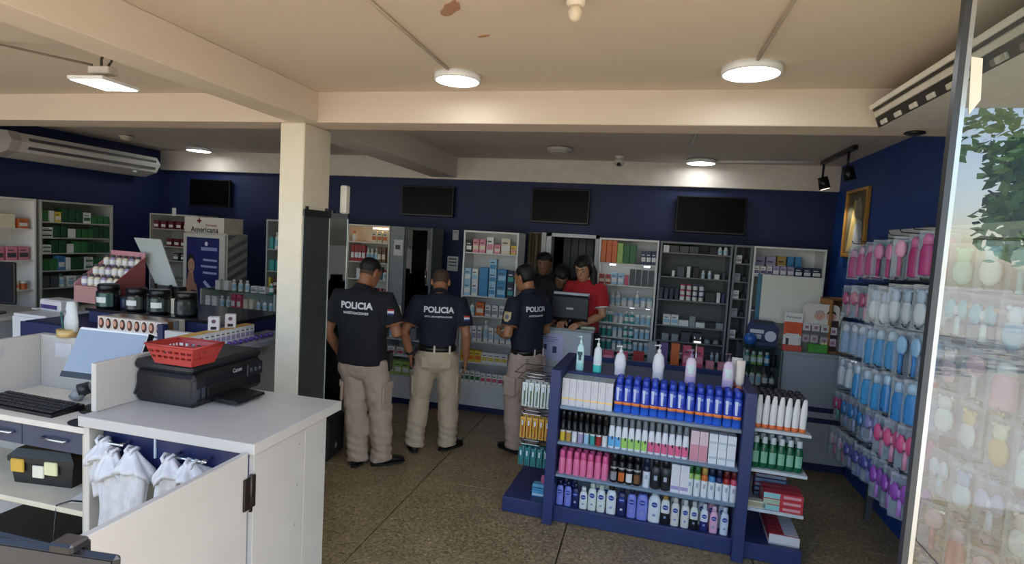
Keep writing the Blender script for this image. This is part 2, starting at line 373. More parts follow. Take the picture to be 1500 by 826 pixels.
def person(name, label, loc, yaw, J, skin, hair_m, shirt_m, pants_m, opt, group=None):
    root = thing(name, label, 'person', loc, yaw, group)
    V = Vector; g = lambda k: V(J[k])
    sk = M(skin, .5, var=.07, sub=.08)
    hd = g('head'); hr = Matrix.Translation(hd) @ Matrix.Rotation(J.get('hyaw', 0), 4, 'Z') @ Matrix.Rotation(-J.get('hpitch', 0), 4, 'X') @ Matrix.Rotation(J.get('hroll', 0), 4, 'Y')
    bd = MB(); w = opt.get('w', 1.0)
    # trunk inside the clothes, neck, head
    pel, ch = g('pelvis'), g('chest')
    bd.rings([ell(pel.z-.08, pel.x, pel.y, .125*w, .09), ell(pel.z+.06, pel.x, pel.y, .128*w, .088), ell((pel.z+ch.z)/2, (pel.x+ch.x)/2, (pel.y+ch.y)/2, .12*w, .085), ell(ch.z, ch.x, ch.y, .135*w, .09), ell(ch.z+.14, ch.x, ch.y-.01, .11*w, .065), ell(ch.z+.19, ch.x, ch.y-.01, .05, .05)], sk)
    nb = V((ch.x, ch.y-.015, ch.z+.13)); nt = hr @ V((0, -.022, -.03))
    bd.tube([nb, nb.lerp(nt, .5), nt], [.066, .058, .06], sk, 14)
    bd.rings([[hr @ V(p) for p in ell(z, 0, y, rx, ry, 20, 2.15)] for z, y, rx, ry in HEADR], sk)
    bd.tube([hr @ V(p) for p in ((0, .092, .028), (0, .104, .004), (0, .116, -.018), (0, .108, -.027))], [.009, .011, .015, .010], sk, 8)   # nose
    bd.tube([hr @ V(p) for p in ((-.05, .078, .036), (0, .096, .037), (.05, .078, .036))], .010, sk, 8)                                # brow
    bd.tube([hr @ V(p) for p in ((-.022, .094, -.058), (0, .101, -.056), (.022, .094, -.058))], [.006, .009, .006], sk, 8)             # lips
    for s in (-1, 1):
        bd.rings([[hr @ V((s*(.073+d), -.008+.020*q*math.cos(2*PI*j/12)-d*.5, .0+.034*q*math.sin(2*PI*j/12))) for j in range(12)] for d, q in ((-.004, .8), (.010, 1), (.016, .85))], sk)   # ears
    for s in 'LR':
        sh, el, wr = g('sh'+s), g('el'+s), g('wr'+s)
        bd.tube([sh, sh.lerp(el, .5), el, el.lerp(wr, .3), el.lerp(wr, .7), wr], [.052, .049, .041, .043, .035, .027], sk, 12)
        hp, kn, an = g('hp'+s), g('kn'+s), g('an'+s)
        bd.tube([hp, kn, kn.lerp(an, .35), an], [.078, .052, .052, .036], sk, 12)
        hand(bd, wr, J['hf'+s], J['hp_'+s], J['ht'+s], sk, J.get('curl'+s, .5))
    body = part('body', remeshed(bd, 'body', opt.get('vox', .0062), 2), root)
    # eyes, eyebrows, mouth
    fc = opt.get('face', True)
    if fc:
        for s in (-1, 1):
            e = part('eye', MB().ball(hr @ V((s*.032, .0845, .018)), .0125, M('#8f857c', .4), 10), root)
            part('iris', MB().ball(hr @ V((s*.032, .0955, .016)), .0060, M('#1d130d', .15), 8), e)
            part('eyebrow', MB().tube([hr @ V(p) for p in ((s*.014, .104, .040), (s*.032, .101, .046), (s*.05, .086, .042))], [.003, .0042, .002], hair_m, 6), root)
        part('mouth', MB().tube([hr @ V(p) for p in ((-.021, .100, -.058), (0, .109, -.0575), (.021, .100, -.058))], [.002, .0045, .002], M(opt.get('lip', '#7d4a40'), .4), 6), root)
    # hair: a cap that follows the skull
    hl = opt['hairline']; th = opt.get('hair_t', .012); na, nz = 40, 26
    mb = MB(); idx = {}; vv = []; ff = []
    for i in range(nz+1):
        z = -.10+.218*i/nz
        for j in range(na):
            a = 2*PI*j/na; lim = hl(math.sin(a), abs(math.cos(a)))
            k = max(-.006, min(1, (z-lim)/.055)*th)
            wob = .0022*noise.noise(V((math.cos(a)*14, math.sin(a)*14, z*70)))
            vv.append(hr @ head_pt(z, a, k+(wob if k > 0 else 0)))
    for i in range(nz):
        for j in range(na):
            a = 2*PI*(j+.5)/na
            if -.10+.218*(i+1)/nz > hl(math.sin(a), abs(math.cos(a)))-.004:
                ff.append((i*na+j, i*na+(j+1) % na, (i+1)*na+(j+1) % na, (i+1)*na+j))
    vv.append(hr @ V((0, -.015, .118+th*1.1))); ff += [(nz*na+j, nz*na+(j+1) % na, len(vv)-1) for j in range(na)]
    mb.add(vv, ff, hair_m, True)
    hair = part('hair', mb, root)
    if opt.get('faded'):
        l2 = opt['faded']; v2 = []; f2 = []
        for i in range(nz+1):
            z = -.10+.218*i/nz
            for j in range(na):
                a = 2*PI*j/na; v2.append(hr @ head_pt(z, a, max(-.006, min(1, (z-l2(math.sin(a), 0))/.05)*.0035)))
        for i in range(nz):
            for j in range(na):
                a = 2*PI*(j+.5)/na; z = -.10+.218*(i+1)/nz
                if z > l2(math.sin(a), 0)-.004 and z < hl(math.sin(a), 0)+.03: f2.append((i*na+j, i*na+(j+1) % na, (i+1)*na+(j+1) % na, (i+1)*na+j))
        part('faded_hair', MB().add(v2, f2, M('#4a3426', .7, bump=.4, bs=300), True), hair, label='short faded hair')
    if opt.get('pony'):
        part('ponytail', MB().tube([hr @ V(p) for p in opt['pony']], opt['pony_r'], hair_m, 10), hair)
    # polo shirt
    sm = MB(); hz = opt['hem']; br = opt.get('belly', 0.0)
    mid = lambda t: pel.lerp(ch, t)
    rg = []
    if not opt.get('tuck'): rg.append(ell(hz, mid(0).x, mid(0).y, .188*w, .128+br))
    rg += [ell(max(hz+.02, pel.z-.0), mid(0).x, mid(0).y, (.18 if not opt.get('tuck') else .165)*w, .128+br), ell(mid(.4).z, mid(.4).x, mid(.4).y+.01, .172*w, .13+br), ell(mid(.75).z, mid(.75).x, mid(.75).y, .188*w, .128), ell(ch.z, ch.x, ch.y, .2*w, .128),
           ell(ch.z+.07, ch.x, ch.y-.008, .2*w, .115), ell(ch.z+.125, ch.x, ch.y-.012, .165*w, .09), ell(ch.z+.165, ch.x, ch.y-.012, .105*w, .07), ell(ch.z+.185, ch.x, ch.y-.01, .07, .062)]
    sm.rings(rg, shirt_m)
    trims = []
    for s in 'LR':
        sh, el = g('sh'+s), g('el'+s); t = opt.get('sleeve', .72)
        d = (el-sh).normalized(); c = V((ch.x, ch.y-.01, sh.z+.01))
        e = sh.lerp(el, t)
        sm.tube([c.lerp(sh, .45)+V((0, 0, -.01)), sh-d*.0, sh.lerp(el, t*.5), e], [.075, .08, .079, .078], shirt_m, 16)
        trims.append((e-d*.012, e+d*.004, .0755))
    shirt = part('shirt', remeshed(sm, 'shirt', .011, 5, fold(opt.get('sf', .006), 20, loc[0]*3)), root)
    cm = shirt_m; tm = M(opt.get('trim', '#8a5a34'), .7)
    for a, b, r in trims: part('sleeve_trim', MB().tube([a, b], [r, r+.001], tm, 18), shirt)
    nk = [V((ch.x, ch.y-.012, ch.z+.155)), V((ch.x, ch.y-.012, ch.z+.155)).lerp(nt, .42)]
    col = part('collar', MB().tube(nk, [.083, .067], cm, 20), shirt)
    up = (nk[1]-nk[0]).normalized()
    part('collar_stripe', MB().tube([nk[1]-up*.008, nk[1]+up*.001], [.0695, .069], tm, 20), col)
    # trousers
    if not opt.get('upper_only'):
        pm = MB(); wz = opt['waist']
        pm.rings([ell(wz, pel.x, pel.y, .158*w, .112+br*.6), ell(pel.z, pel.x, pel.y, .172*w, .126+br*.4), ell(pel.z-.09, pel.x, pel.y-.008, .183*w, .132), ell(pel.z-.15, pel.x, pel.y-.004, .172*w, .115), ell(pel.z-.19, pel.x, pel.y, .11*w, .08)], pants_m)
        for s in 'LR':
            hp, kn, an = g('hp'+s), g('kn'+s), g('an'+s)
            cf = an+V((0, -.008, -.045))
            pm.tube([hp+V((0, 0, .02)), hp.lerp(kn, .45), kn, kn.lerp(an, .45), kn.lerp(an, .85), cf], [.106*w, .104, .095, .093, .087, .089], pants_m, 16)
        f1 = fold(opt.get('pf', .008), 26, loc[1]*2)
        def pf(c):
            lo = max(0, min(1, (.42-c.z)/.3)); kz = max(0, 1-abs(c.z-.5)/.14)
            return f1(c)+.005*lo*math.sin(c.z*95+c.x*30+2*noise.noise(c*6))+.004*kz*math.sin(c.z*70-c.x*40+c.y*25)
        tr = part('trousers', remeshed(pm, 'trousers', .0115, 4, pf), root)
        bvh = BVHTree.FromPolygons([v.co for v in tr.data.vertices], [p.vertices for p in tr.data.polygons])
        if opt.get('belt'):
            part('belt', MB().rings([ell(wz-.028, pel.x, pel.y, .168*w, .122+br*.6, 28), ell(wz-.028, pel.x, pel.y, .176*w, .13+br*.6, 28), ell(wz+.012, pel.x, pel.y, .173*w, .127+br*.6, 28), ell(wz+.012, pel.x, pel.y, .165*w, .12+br*.6, 28)], M('#15130f', .4)), root)
            for x in opt.get('loops', (-.05, .07)):
                yy = pel.y-(.13+br*.6)*(max(0, 1-(abs(x)/(.175*w))**2.3))**(1/2.3)
                part('belt_loop', B((pel.x+x-.009, yy-.010, wz-.045), (pel.x+x+.009, yy-.002, wz+.03), M(opt.get('loop_c', '#cfc4b2'), .8), .002), root)
        for s, sx in (('L', -1), ('R', 1)):
            if not opt.get('cargo', True): break
            hp, kn = g('hp'+s), g('kn'+s); c = hp.lerp(kn, .62); ow = V((sx, -.25, 0)).normalized()
            h = bvh.ray_cast(c+ow*.3, -ow)
            if h[0]:
                b = h[0]; tg = V((0, 0, 1)).cross(ow).normalized()
                Tm = Matrix((tg, ow, V((0, 0, 1)))).transposed().to_4x4(); Tm.translation = b
                pk = part('cargo_pocket', MB().box((-.062, -.012, -.1), (.062, .012, .07), pants_m, .01, Tm), tr)
                part('pocket_flap', MB().box((-.066, .008, .03), (.066, .018, .085), pants_m, .005, Tm), pk)
        hip = g('hpR'); 
        for sx in (-1, 1):
            h = bvh.ray_cast(V((pel.x+sx*.085, pel.y-.5, pel.z-.075)), V((0, 1, 0)))
            if h[0] and opt.get('backp', True): part('back_pocket', MB().box((h[0].x-.042, h[0].y-.0015, h[0].z-.06), (h[0].x+.042, h[0].y+.012, h[0].z+.04), pants_m, .002), tr)
        for s in 'LR':
            an = g('an'+s); td = V(J['toe'+s]).normalized(); sd = V((td.y, -td.x, 0)); bk = V((an.x, an.y, 0))
            def ring(t, hw, h0, h1): return [bk+td*t+sd*(hw*math.cos(2*PI*j/12))+V((0, 0, h0+(h1-h0)*(.5+.5*math.sin(2*PI*j/12)))) for j in range(12)]
            sh = part('shoe', MB().rings([ring(-.085, .022, .02, .07), ring(-.075, .034, .014, .1), ring(-.03, .04, .014, .11), ring(.03, .041, .014, .1), ring(.09, .047, .014, .07), ring(.15, .046, .014, .055), ring(.185, .034, .015, .045), ring(.196, .018, .018, .035)], M('#0d0c0c', .45)), root)
            part('sole', MB().rings([[bk+td*t+sd*q*k+V((0, 0, z)) for t, q in ((-.09, -.025), (-.09, .025), (-.02, .043), (.09, .05), (.16, .047), (.198, .02), (.198, -.02), (.16, -.047), (.09, -.05), (-.02, -.043))] for z, k in ((0, 1), (.018, 1))], M('#171513', .7)), sh)
    return root, shirt, hr
def on_shirt(shirt, name, me, x, z, roll=0, tilt=0, dirv=(0, 1, 0), label=None, off=.0035):
    """lay a flat mesh (XY plane) on the shirt, seen along dirv"""
    d = Vector(dirv).normalized(); right = d.cross(Vector((0, 0, 1))).normalized(); upv = Vector((0, 0, 1))
    bv = BVHTree.FromPolygons([v.co for v in shirt.data.vertices], [p.vertices for p in shirt.data.polygons])
    m2 = me.copy(); bad = 0
    for v in m2.vertices:
        p = Vector(x)+right*v.co.x+upv*v.co.y if not isinstance(x, (int, float)) else Vector((x, 0, z))+right*v.co.x+upv*v.co.y
        p -= d*1.0
        h = bv.ray_cast(p, d)
        if h[0]: v.co = h[0]-d*off
        else: v.co = p+d*.9
    m2.update(); return part(name, m2, shirt, label=label)
def grid(wd, hg, m, nx=6, ny=6, shape=None):
    mb = MB(); vv = [((i/nx-.5)*wd, (j/ny-.5)*hg, 0) for j in range(ny+1) for i in range(nx+1)]
    ff = []
    for j in range(ny):
        for i in range(nx):
            cx, cy = (i+.5)/nx*2-1, (j+.5)/ny*2-1
            if shape is None or shape(cx, cy): ff.append((j*(nx+1)+i, j*(nx+1)+i+1, (j+1)*(nx+1)+i+1, (j+1)*(nx+1)+i))
    return mb.add(vv, ff, m).mesh('patch')
def dense(me):
    import bmesh
    b = bmesh.new(); b.from_mesh(me); bmesh.ops.triangulate(b, faces=b.faces)
    bmesh.ops.subdivide_edges(b, edges=[e for e in b.edges if e.calc_length() > .02], cuts=2); m2 = bpy.data.meshes.new('lettering'); b.to_mesh(m2); b.free()
    for m in me.materials: m2.materials.append(m)
    return m2
TXW = M('#d8dade', .6, var=0)
def back_text(shirt, ch, big, small, s1=.074, s2=.026):
    on_shirt(shirt, 'back_lettering', dense(text_mesh(big, s1, TXW, .04)), ch[0], ch[2]+.035)
    on_shirt(shirt, 'back_lettering', dense(text_mesh(small, s2, M('#c9ccd2', .6, var=0), .05)), ch[0], ch[2]-.025)
POLO = M('#101219', .85, var=.1, bump=.12, bs=400); POLO2 = M('#12172a', .85, var=.1, bump=.12, bs=400)
KHAKI = M('#b39d8c', .85, var=.06, bump=.15, bs=300); KHAKI2 = M('#b8a68c', .85, var=.06, bump=.15, bs=300)
HAIR = M('#0c0a09', .55, bump=.5, bs=260); HAIRF = M('#4a372b', .7, bump=.4, bs=300)
SK = '#9c6a4c'
def flag(shirt, org, dirv):
    f = on_shirt(shirt, 'sleeve_flag', grid(.05, .045, M('#e6e6ea', .6), 6, 6), org, 0, dirv=dirv, off=.004)
    on_shirt(shirt, 'sleeve_flag_stripe', grid(.05, .014, M('#b3202c', .6), 6, 2), Vector(org)+Vector((0, 0, .016)), 0, dirv=dirv, off=.006)
    on_shirt(shirt, 'sleeve_flag_stripe', grid(.05, .014, M('#20347f', .6), 6, 2), Vector(org)-Vector((0, 0, .016)), 0, dirv=dirv, off=.006)
lerp = lambda a, b, t: a+(b-a)*max(0, min(1, t))
def line(fr, temple, ear, back):
    return lambda f, s: fr if f > .6 else lerp(temple, fr, (f-.25)/.35) if f > .25 else lerp(ear, temple, (f+.15)/.4) if f > -.15 else lerp(back, ear, (f+.5)/.35)
fade = line(.068, .045, .03, -.02)      # hair grown on the crown and back, clear of the face
# -- officer nearest the white column
J = dict(pelvis=(.0, 0, .925), chest=(-.03, .02, 1.31), head=(.0, .075, 1.605), hpitch=.42, hyaw=-.3,
         shL=(-.235, .01, 1.40), elL=(-.315, -.01, 1.10), wrL=(-.27, .13, .87), hfL=(.25, .35, -1), hp_L=(1, .2, .2), htL=(0, 1, 0), curlL=.8,
         shR=(.19, .02, 1.40), elR=(.285, .02, 1.12), wrR=(.19, .26, 1.10), hfR=(-.3, 1, .15), hp_R=(-1, -.2, .3), htR=(0, .2, 1), curlR=.8,
         hpL=(-.085, 0, .87), knL=(-.055, .015, .49), anL=(.0, -.03, .085), hpR=(.1, 0, .87), knR=(.155, .03, .49), anR=(.19, .03, .085), toeL=(-.12, 1, 0), toeR=(.75, .62, 0))
o1, sh1, _ = person('person', 'man in black police polo and khaki cargo trousers standing nearest the white column', (-2.245, 4.19, 0), .05, J, SK, HAIR, POLO, KHAKI,
    dict(w=1.16, hem=.86, waist=.96, belly=.02, hairline=fade, faded=line(.05, .03, .02, -.065), hair_t=.011, sf=.009, pf=.013, backp=False))
back_text(sh1, (-.03, 0, 1.31), 'POLICIA', 'INVESTIGACIONES')
flag(sh1, (.25, -.05, 1.31), (-.55, .84, 0))
part('holster', MB().box((.185, .0, .80), (.235, .09, .97), BLACK, .012), o1)
part('phone_pouch', MB().box((-.225, .02, .82), (-.19, .08, .90), BLACK, .01), o1)
# -- officer in the middle
buzz = line(.06, .04, .025, -.06)
J = dict(pelvis=(0, 0, .92), chest=(0, .04, 1.26), head=(.0, .13, 1.52), hpitch=.55, hyaw=-.05,
         shL=(-.19, .03, 1.345), elL=(-.30, -.02, 1.08), wrL=(-.24, .06, .85), hfL=(.1, .3, -1), hp_L=(1, .1, 0), htL=(0, 1, 0), curlL=.5,
         shR=(.19, .03, 1.345), elR=(.255, .0, 1.07), wrR=(.265, .09, .83), hfR=(.0, .15, -1), hp_R=(-1, .1, 0), htR=(0, 1, 0), curlR=.45,
         hpL=(-.09, 0, .86), knL=(-.135, .04, .48), anL=(-.17, -.01, .085), hpR=(.09, 0, .86), knR=(.125, .05, .48), anR=(.13, .02, .085), toeL=(-.2, 1, 0), toeR=(.72, .75, 0))
o2, sh2, _ = person('person', 'shaved-head man in black police polo and khaki trousers between two others', (-1.785, 4.70, 0), .33, J, '#a06d50', HAIRF, POLO2, KHAKI2,
    dict(w=.99, hem=.955, tuck=True, waist=.955, hairline=buzz, hair_t=.004, belt=True, loops=(-.02, .115), pf=.011, sf=.008))
back_text(sh2, (0, 0, 1.26), 'POLICIA', 'DPTO. DE INVESTIGACIONES', .072, .0185)
flag(sh2, (.235, -.03, 1.23), (-.55, .84, 0))
part('wristwatch', MB().tube([(-.252, .043, .895), (-.246, .052, .872)], [.036, .035], M('#15161a', .3), 14), o2)
# -- officer turned to the left by the pay desk
full = line(.064, .036, .012, -.075)
J = dict(pelvis=(0, 0, .93), chest=(0, .03, 1.30), head=(.0, .09, 1.60), hpitch=.28, hyaw=.12,
         shL=(-.185, .02, 1.375), elL=(-.25, .0, 1.10), wrL=(-.13, .22, 1.06), hfL=(.3, 1, .1), hp_L=(.8, 0, .5), htL=(0, .2, 1), curlL=.8,
         shR=(.185, .02, 1.375), elR=(.25, .02, 1.10), wrR=(.13, .24, 1.04), hfR=(-.3, 1, .1), hp_R=(-.8, 0, .5), htR=(0, .2, 1), curlR=.8,
         hpL=(-.09, 0, .87), knL=(-.1, .04, .49), anL=(-.1, -.01, .085), hpR=(.09, 0, .87), knR=(.1, .04, .49), anR=(.1, .0, .085), toeL=(-.1, 1, 0), toeR=(.25, 1, 0))
o3, sh3, _ = person('person', 'man in black police polo turned to the left beside the pay desk, holding a paper', (-1.02, 5.02, 0), .95, J, '#a3714f', HAIR, POLO2, KHAKI,
    dict(w=.93, hem=.93, tuck=True, waist=.945, hairline=full, hair_t=.018, belt=True, loops=(-.03, .09)))
back_text(sh3, (0, 0, 1.30), 'POLICIA', 'INVESTIGACIONES', .064, .021)
on_shirt(sh3, 'sleeve_badge', grid(.07, .085, M('#b9a878', .6), 8, 8, lambda x, y: x*x+(y*.9)**2 < 1 or (y > 0 and abs(x) < .9)), (-.25, .0, 1.27), 0, dirv=(.9, .43, 0), off=.004)
on_shirt(sh3, 'sleeve_badge_centre', grid(.036, .04, M('#6a6a74', .6), 6, 6, lambda x, y: x*x+y*y < 1), (-.25, .0, 1.27), 0, dirv=(.9, .43, 0), off=.007)
part('wristwatch', MB().tube([(-.162, .15, 1.07), (-.150, .172, 1.068)], [.037, .036], M('#b9bcc0', .2, .8), 14), o3)
tag(link('paper_slip', B((-.065, -.0008, -.05), (.065, .0008, .06), M('#e8e6df', .7)).mesh(), None, (-1.31, 5.22, 1.12), (.5, 0, .9)), 'small white paper held by the officer beside the pay desk', 'paper')
tag(link('paper_slip', B((-.03, -.0008, -.045), (.03, .0008, .045), M('#eceae4', .7)).mesh(), None, (-2.10, 4.52, 1.28), (.35, 0, .1)), 'small white slip held up by the officer nearest the column', 'paper')
# -- staff behind the pay desk, on a raised floor
single('platform', MB().box((-1.34, 5.64, 0), (-.42, 5.88, .2), DGREY).box((-1.34, 5.88, 0), (-.52, 6.42, .2), DGREY), 'low raised platform behind the pay desk', 'platform')
wl = line(.058, -.02, -.085, -.099)
J = dict(pelvis=(0, 0, .88), chest=(0, .03, 1.22), head=(.0, .10, 1.50), hpitch=.42, hyaw=.1,
         shL=(-.165, .02, 1.30), elL=(-.22, .06, 1.05), wrL=(-.10, .27, .97), hfL=(.25, 1, -.15), hp_L=(.3, 0, -1), htL=(1, .2, 0), curlL=.5,
         shR=(.165, .02, 1.30), elR=(.22, .06, 1.05), wrR=(.10, .28, .97), hfR=(-.25, 1, -.15), hp_R=(-.3, 0, -1), htR=(-1, .2, 0), curlR=.5,
         hpL=(-.085, 0, .83), knL=(-.09, .02, .46), anL=(-.09, 0, .085), hpR=(.085, 0, .83), knR=(.09, .02, .46), anR=(.09, 0, .085), toeL=(-.1, 1, 0), toeR=(.1, 1, 0))
o4, sh4, _ = person('person', 'woman with long black hair and red polo looking down behind the pay desk', (-.585, 5.75, .2), PI-.35, J, '#c08d6c', HAIR, M('#b21f2b', .8, bump=.1, bs=300), M('#20242c', .8),
    dict(w=.88, hem=.85, waist=.93, hairline=wl, hair_t=.02, trim='#d8d0d0', cargo=False, backp=False, lip='#9a4a48',
         pony=[(-.045, -.06, .05), (-.085, -.05, -.05), (-.10, .02, -.15), (-.115, .09, -.24), (-.12, .11, -.33)], pony_r=[.035, .04, .036, .028, .012]))
on_shirt(sh4, 'chest_emblem', grid(.035, .035, M('#efe9e6', .6), 6, 6, lambda x, y: abs(x) < .35 or abs(y) < .35), (.075, 0, 1.24), 0, dirv=(0, -1, 0))
J2 = dict(J); J2['hpitch'] = .25
o5, _, _ = person('person', 'dark-haired person standing in the shadowed doorway behind the officer beside the pay desk', (-1.12, 6.32, .2), PI-.1, J2, '#8a6248', HAIR, M('#16181d', .8), M('#16181d', .8),
    dict(w=.88, hem=.85, waist=.93, hairline=full, hair_t=.018, cargo=False, backp=False, vox=.009))
J3 = dict(J); J3['hpitch'] = .7; J3['head'] = (0, .15, 1.38); J3['chest'] = (0, .08, 1.16)
o6, _, _ = person('person', 'dark-haired person bending forward beside the monitor on the pay desk', (-.90, 6.08, .2), PI+.15, J3, '#8a6248', HAIR, M('#1b1c22', .8), M('#16181d', .8),
    dict(w=.85, hem=.85, waist=.93, hairline=wl, hair_t=.02, cargo=False, backp=False, vox=.009))
# ================================================================ things on the ceiling and walls
def round_lamp(x, y, z, r, lab):
    t = thing('ceiling_lamp', lab, 'lamp', (x, y, z))
    part('rim', MB().lathe([(r, 0), (r, -.032), (r*.93, -.036), (r*.92, -.02)], M('#e9ebea', .4), 28), t)
    part('diffuser', MB().lathe([(r*.915, -.02), (r*.915, -.034), (r*.5, -.036)], EMIT, 28), t)
round_lamp(-1.067, 2.92, 2.82, .125, 'lit round white ceiling lamp nearer the column, ahead of the cross beam')
round_lamp(.407, 2.86, 2.82, .135, 'lit round white ceiling lamp nearer the glass pane, ahead of the cross beam')
round_lamp(-5.69, 6.1, 2.89, .15, 'lit round lamp on the rear ceiling beside the left air conditioner')
round_lamp(.467, 6.19, 2.89, .15, 'lit round lamp on the rear ceiling above the rightmost screen')
t = thing('ceiling_lamp', 'unlit flat round lamp on the rear ceiling above the second screen from the right', 'lamp', (-.93, 5.6, 2.89))
part('rim', MB().lathe([(.13, 0), (.13, -.03), (.1, -.04)], M('#b9b4ad', .5), 24), t)
part('diffuser', MB().lathe([(.1, -.04), (.08, -.046), (.02, -.05)], M('#d8d5cf', .4), 20), t)
t = thing('pendant_lamp', 'lit square panel lamp hanging by wires from the left front ceiling', 'lamp', (-2.68, 2.27, 2.60), .06)
part('panel', B((-.1, -.11, 0), (.1, .11, .018), M('#d9dad8', .4), .003), t)
part('diffuser', B((-.09, -.10, -.003), (.09, .10, .001), EMIT), t)
part('driver_box', B((-.07, -.03, .05), (.05, .03, .085), M('#c9c2b4', .5), .004), t)
part('wire', MB().tube([(-.02, 0, .085), (-.03, .01, .13), (.01, 0, .17), (-.01, .02, .215)], .006, M('#2b2622', .6), 6), t)
part('wire', MB().tube([(.0, .01, .085), (.03, .01, .12), (.02, -.01, .17), (.0, .02, .215)], .006, M('#2b2622', .6), 6), t)
part('ceiling_plate', B((-.05, -.02, .212), (.07, .06, .222), M('#5a5248', .7)), t)
single('ceiling_cable', MB().tube([(-3.6, 2.2, 2.81), (-3.31, 2.24, 2.80), (-2.76, 2.27, 2.70)], .006, M('#6a6052', .7), 6), 'thin cable sagging from the left ceiling to the square pendant lamp', 'cable')
# left air conditioner, hung under the rear ceiling on the left wall
t = thing('air_conditioner', 'long white air conditioner mounted high on the left blue wall', 'air conditioner', (-6.6, 5.2, 2.6))
prof = [(.02, .17), (.30, .15), (.36, .06), (.30, -.04), (.12, -.10), (.02, -.10)]
AW = M('#d5d2ca', .4, var=.02)
part('body', MB().prism(prof, -.80, .86, AW, 'y'), t)
part('end_cap', MB().prism([(p[0]*1.02, p[1]*1.03) for p in prof], -.90, -.80, M('#b9b6ae', .4), 'y'), t)
for k in range(2):
    part('louvre', B((.333-.03*k, -.72, .075-.085*k), (.352-.012*k, .80, .105-.085*k), M('#4b4c4c', .5)), t, label='dark outlet slot')
part('louvre', B((.30, -.70, .0), (.338, .80, .022), M('#c8c5bc', .4), .003), t)
part('emblem', B((.25, .55, -.07), (.262, .60, -.055), M('#eeeeee', .3)), t)
# right air conditioner, under the front ceiling
t = thing('air_conditioner', 'slim white air conditioner hung under the ceiling beside the glass pane', 'air conditioner', (1.035, 2.0, 2.72))
part('casing', MB().prism([(0, .01), (.045, -.103), (.56, -.103), (.56, .03), (.03, .03)], -1.2, 1.2, M('#d3cdc0', .4), 'y'), t)
FM = Matrix(((.0, .37, -.93, 0), (1, 0, 0, 0), (0, -.93, -.37, 0), (0, 0, 0, 1)))   # u along Y, v down the slanted face, w out of it
FB = lambda u0, u1, v0, v1, w0, w1, m, ch=0: MB().box((u0, v0, w0), (u1, v1, w1), m, ch, FM)
part('front_strip', FB(-1.2, 1.2, -.008, .016, -.002, .012, M('#e8e2d4', .35), .003), t)
part('gap', FB(-1.19, 1.19, .018, .028, -.012, .003, M('#38332c', .6)), t, label='thin dark slot along the casing')
part('outlet', FB(-1.19, 1.19, .062, .112, -.012, .004, M('#2a2622', .6)), t, label='dark open air outlet')
for k in range(15): part('vane', FB(-1.1+.155*k, -1.04+.155*k, .085, .108, .002, .014, M('#cbc4b6', .5), .003), t)
part('flap', FB(-1.18, 1.18, .034, .06, .0, .008, M('#d6cfc0', .4), .002), t)
part('hanger', B((.2, -.8, .03), (.24, -.76, .1), ALU), t); part('hanger', B((.2, .76, .03), (.24, .8, .1), ALU), t)
# blue wall screens
_tvm = M('#050507', .35, var=0); _tvm.node_tree.nodes['Principled BSDF'].inputs['Specular IOR Level'].default_value = .1
def tv(x0, x1, z0, z1, lab):
    t = thing('wall_screen', lab, 'screen', ((x0+x1)/2, 6.42, (z0+z1)/2)); w, h = (x1-x0)/2, (z1-z0)/2
    part('panel', B((-w, 0, -h), (w, .05, h), M('#0b0c0e', .4), .006), t)
    part('glass', B((-w+.014, -.003, -h+.022), (w-.014, 0, h-.014), _tvm), t)
    part('bracket', B((-.12, .05, -.1), (.12, .08, .1), DGREY), t)
tv(-6.13, -5.49, 2.165, 2.53, 'dark wall screen left of the white column')
tv(-3.0, -2.32, 2.18, 2.545, 'dark wall screen right behind the column, above the shaved-head man')
tv(-1.363, -.685, 2.17, 2.565, 'dark wall screen above the doorway of the pay desk')
tv(.265, .99, 2.14, 2.545, 'dark wall screen nearest the right wall')
# ceiling details
t = thing('security_camera', 'small white dome camera under the rear ceiling, black lens', 'camera', (-.36, 5.95, 2.885))
part('mount', MB().lathe([(.045, 0), (.045, -.02), (.03, -.035)], M('#c8c2b6', .5), 16), t)
part('housing', MB().lathe([(.03, -.035), (.052, -.05), (.052, -.085), (.035, -.105)], M('#cfc8ba', .4), 16), t)
part('lens', MB().ball((0, -.03, -.088), .026, BLACK, 12), t)
t = thing('motion_sensor', 'white knobby sensor on the front ceiling ahead of the middle', 'sensor', (-.315, 2.04, 2.82))
part('base', MB().lathe([(.035, 0), (.035, -.02), (.024, -.03)], M('#e2d6c2', .5), 16), t)
part('head', MB().lathe([(.02, -.03), (.026, -.05), (.018, -.075), (.006, -.082)], M('#d9ccb6', .4), 14), t)
for x, y, lab in ((-5.95, 5.3, 'small pale box on the rear ceiling ahead of the left lamp'),):
    t = thing('smoke_detector', lab, 'detector', (x, y, 2.89))
    part('base', MB().lathe([(.07, 0), (.07, -.02)], M('#d8d0bf', .5), 16), t); part('head', MB().lathe([(.055, -.02), (.05, -.045), (.02, -.05)], M('#cfc4ae', .5), 16), t)
single('ceiling_socket', MB().lathe([(.045, 0), (.05, -.008), (.03, -.016)], BLACK, 16), 'small black round socket under the cross beam beside the right air conditioner', 'socket', (1.30, 3.36, 2.63))
def blot(lab, x, y, r, sx, sy, seed, a):
    rr = random.Random(seed); pts = [(math.cos(q*PI/7)*r*sx*(.7+.5*rr.random()), math.sin(q*PI/7)*r*sy*(.7+.5*rr.random())) for q in range(14)]
    single('paint_flake', MB().prism(pts, -.004, 0, M('#a87e62', .9), 'z'), lab, 'flaked paint', (x, y, 2.82), a)
blot('bare brownish patch of flaked paint on the front ceiling', -.80, 2.075, .062, 1.3, .5, 3, -.9)
blot('small dark chip in the paint behind the brownish patch', -.757, 2.366, .026, 1.2, .4, 5, -.4)
